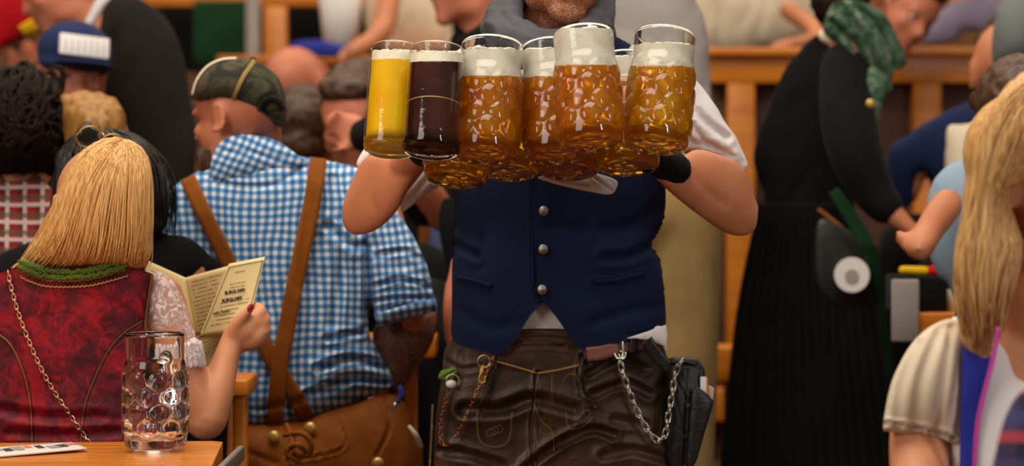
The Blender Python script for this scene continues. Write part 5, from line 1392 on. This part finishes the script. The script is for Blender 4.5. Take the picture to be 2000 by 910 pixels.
# chains, rings, holster
dT = lambda x, y: float(ts.D(x, y)) - .012
sch = chain('wallet_chain', 'silver steel link chain hanging in a loop between belt and black holster', 'chain', [(1208, 694), (1216, 728), (1232, 772), (1250, 815), (1272, 850), (1288, 862), (1300, 848), (1306, 810), (1314, 765), (1320, 725), (1334, 702)], lambda x, y: min(dT(min(x, 1290), y), D - .07), 22, .0016, 'steel', .50)
mk('snap_hook', U(tube([(1216, 668, D - .125, 2), (1217, 684, D - .135, 2.4), (1215, 698, D - .14, 2.2)], 10), tube([(1200, 690, D - .13, 2.4), (1206, 700, D - .14, 2.4), (1218, 700, D - .14, 2.4), (1222, 690, D - .135, 2.2), (1212, 686, D - .13, 2.0)], 10)), M['steel'], sch)
bch = chain('charivari_chain', 'coppery chain looping across the left trouser leg of the waiter', 'chain', [(942, 738), (932, 762), (918, 795), (902, 828), (890, 852), (876, 868), (864, 868), (860, 850), (863, 815), (870, 785), (876, 762)], dT, 11.5, .0010, 'bronze', .58)
def ring(name, x, y, r, d, w, mat, parent):
    return mk(name, tube3([P(x + r * math.cos(a), y + r * math.sin(a), d) for a in np.linspace(0, 2 * math.pi, 24, endpoint=False)], [w] * 24, 8, closed=True), M[mat], parent)
ring('key_ring', 945, 706, 12, dT(945, 706), .0013, 'chain', bch); ring('key_ring', 884, 744, 13, dT(884, 744) - .004, .0012, 'chain', bch)
mk('snap_hook', U(tube([(943, 716, dT(943, 716), 4), (941, 726, dT(941, 726), 5), (940, 736, dT(940, 736), 3)], 10), tube([(940, 728, D - .13, 2), (936, 738, D - .13, 2.2), (938, 748, D - .13, 2.2), (946, 746, D - .13, 2.2), (948, 736, D - .13, 2)], 8)), M['gold'], bch)
chain('short_chain', 'short copper chain piece doubled beside the ring under the waistcoat point', 'chain', [(964, 696), (958, 712), (950, 728), (946, 742)], dT, 10, .0009, 'bronze', .58)
mk('bead', ell(P(881, 750, dT(881, 750) - .008), (.0095, .008, .0075)), M['white'], bch)
o = mk('green_ribbon', Surf([(856, 738), (862, 724), (876, 720), (890, 718), (892, 732), (884, 742), (868, 742)], dT(875, 730) - .002, .8, s_=2, creases=[([(866, 736), (888, 724)], 2, .004, 1)]).geo(), M['leaf'])
tag(o, 'small green ribbon tucked in behind the silver bead on the hip', 'ribbon')
hp = thing('waiter_holster', 'black leather waiter\'s wallet holster hanging at the hip', 'holster', P(1345, 910, D - .02))
hs_ = Surf([(1306, 705), (1335, 698), (1362, 702), (1376, 722), (1378, 745), (1388, 772), (1392, 790), (1384, 812), (1374, 845), (1362, 880), (1352, 915), (1330, 930), (1310, 920), (1302, 860), (1304, 780)], D - .04, .8, s_=3, creases=[([(1342, 720), (1340, 800), (1336, 910)], 2, .006, 1), ([(1368, 720), (1362, 800), (1350, 900)], 2, .006, 1), ([(1320, 740), (1345, 790)], 3, .003, 1), ([(1320, 780), (1338, 850)], 3, .003, 1)])
mk('holster_body', hs_.geo(), M['blackleather'], hp)
mk('front_pocket', Surf([(1352, 764), (1366, 758), (1390, 778), (1392, 792), (1376, 846), (1358, 905), (1342, 905), (1346, 830)], D - .085, .5, s_=3).geo(), M['blackleather'], hp)
mk('belt_flap', ribbon([(1262, 664), (1280, 690), (1300, 712), (1308, 716)], 26, lambda x, y: D - .1, .005, 0), M['blackleather'], hp)
mk('top_loop', ribbon([(1306, 706), (1335, 702), (1362, 708)], 12, hs_.D, .004, .002), M['blackleather'], hp)
o = mk('white_receipt', pbox(1368, 736, 1380, 790, D - .07, .006, .001), M['white']); o.rotation_euler = (0, 0, 0); tag(o, 'rolled white receipt in the holster pocket, the left one', 'receipt')
o = mk('order_pencil', tube([(1378, 742, D - .065, 5), (1384, 800, D - .065, 5)], 10), m_plain('orange_lacquer', (226, 120, 60), .5)); tag(o, 'orange marker standing between papers in the holster', 'marker')
o = mk('note_paper', Surf([(1384, 752), (1395, 758), (1390, 800), (1380, 800)], D - .055, .3, s_=2, smooth=False).geo(), M['cream']); tag(o, 'beige slip of paper at the outer edge of the holster', 'paper')

# ------------------------------------------------------------ blonde woman at the right edge, near the camera
D = 3.35
rw = thing('person', 'blonde woman at the right edge in a white puffed blouse and a blue dirndl', 'person', (P(2010, 0, D).x, D, 0))
Mh = Matrix.Translation(P(2046, 372, D - .0)) @ Euler((R(6), R(-4), R(38)), 'XYZ').to_matrix().to_4x4() @ Matrix.Scale(.238 / .235, 4)
g = U(head_geo(Mh), Surf([(1860, 640), (1960, 620), (2080, 640), (2220, 680), (2240, 900), (2220, 1100), (1860, 1100), (1850, 900)], D + .04, .45, s_=8).geo(),
      tube([(1880, 720, D + .05, 60), (1812, 790, D + .02, 58), (1796, 880, D, 60), (1812, 1000, D - .1, 54), (1900, 1060, D - .22, 44)], 20),
      tube([(2230, 700, D + .05, 74), (2290, 850, D, 64), (2240, 1040, D - .15, 48)], 20), legs(2040, 1060, D, 420))
g.uv = None
blend('body', g, M['skin_f'], rw, .007, 5); eyes(Mh, rw)
pf = Surf([(1868, 622), (1836, 624), (1796, 650), (1764, 690), (1740, 740), (1726, 800), (1722, 840), (1738, 846), (1790, 852), (1836, 862), (1868, 872), (1880, 850), (1884, 740), (1890, 660)], D - .02, .95, s_=4,
          creases=[([(1838, 640), (1800, 740), (1790, 850)], 12, .008), ([(1858, 640), (1840, 760), (1830, 860)], 9, .007), ([(1790, 670), (1758, 760), (1752, 846)], 10, .006), ([(1726, 826), (1800, 838), (1868, 856)], 4, .010, 1)])
po = mk('puffed_sleeve', pf.geo(), M['cream'], rw); wrinkle(po, .003, 9, 9, 5, 9.1)
bl_ = Surf([(1850, 640), (1900, 630), (1960, 680), (1990, 740), (2060, 740), (2140, 660), (2220, 680), (2240, 900), (2230, 1120), (1850, 1120), (1856, 860)], D, .56, s_=5)
mk('blouse', bl_.geo(), M['white'], rw)
bd_ = Surf([(1884, 660), (1912, 650), (1936, 680), (1928, 740), (1912, 800), (1904, 900), (1910, 1000), (2160, 1000), (2200, 860), (2180, 700), (2230, 700), (2250, 1130), (1870, 1130), (1874, 900), (1878, 760)], D - .05, .62, s_=5)
mk('dirndl_bodice', bd_.geo(), m_cloth('deep_blue_satin', (42, 50, 150), amt=.15, rough=.55), rw)
mk('pink_piping', ribbon([(1950, 640), (1940, 700), (1922, 770), (1908, 840), (1902, 960)], 9, lambda x, y: min(float(bd_.D(x - 10, y)), D - .1), .006, .004), m_plain('pink_piping', (214, 70, 170), .6), rw)
mk('skirt', Surf([(1870, 1090), (2230, 1090), (2320, 1400), (2340, 2050), (1760, 2050), (1790, 1400)], D, .5, s_=14).geo(), M['royal'], rw)
hg2o = [(2002, 140), (1968, 158), (1938, 196), (1918, 240), (1904, 292), (1894, 350), (1884, 410), (1872, 460), (1864, 520), (1864, 580), (1868, 640), (1882, 680), (1905, 704), (1928, 706), (1946, 690), (1956, 650), (1974, 600), (1990, 540), (1990, 480), (1972, 440), (1960, 400), (1972, 372), (1996, 360), (2016, 330), (2040, 300), (2090, 290), (2130, 330), (2150, 420), (2170, 600), (2220, 600), (2210, 400), (2170, 230), (2100, 150), (2050, 130)]
h2 = Surf(hg2o, D - .05, 1.0, s_=4)
h2o = mk('hair', h2.geo(), M['hairblond2'], rw); wrinkle(h2o, .004, 40, 20, 5, 4.4)
hb_ = U(ell((0, .030, .045), (.086, .098, .090)), ell((0, .055, -.02), (.080, .066, .10))).tr(Mh)
blend('hair_crown', hb_, M['hairblond2'], rw, .007, 2)
hairlocks('hair_locks', [[(2030, 140), (1950, 200), (1912, 290), (1896, 380), (1874, 470), (1870, 560), (1884, 660)], [(2035, 142), (1964, 210), (1926, 300), (1912, 400), (1880, 490), (1892, 580), (1906, 690)],
          [(2040, 145), (1984, 220), (1946, 310), (1926, 390), (1926, 480), (1916, 580), (1924, 700)], [(2045, 150), (2010, 220), (1976, 300), (1946, 380), (1966, 460), (1944, 560), (1942, 680)], [(2050, 150), (2040, 220), (2010, 300), (1964, 380), (1992, 480), (1976, 570), (1952, 650)]],
          230, 4.0, h2, M['hairblond2'], rw, 11, 12, .002, dep=.012)
# plaid sleeve of someone sitting in front, lower right corner
guest('person in a dark red and blue plaid shirt cut off by the lower right corner', 2.9, (2240, 600, 150, 0, 0, .24), hair='hairbrown',
      torso=[(1938, 960), (1944, 880), (1962, 810), (1990, 760), (2040, 720), (2140, 700), (2300, 740), (2340, 1000), (2320, 1300), (1960, 1300)], cloth='plaid2', k=.5, vox=.010)

for o in bpy.data.objects:
    if '_w' in o.keys(): del o['_w']
    if '_s' in o.keys(): del o['_s']
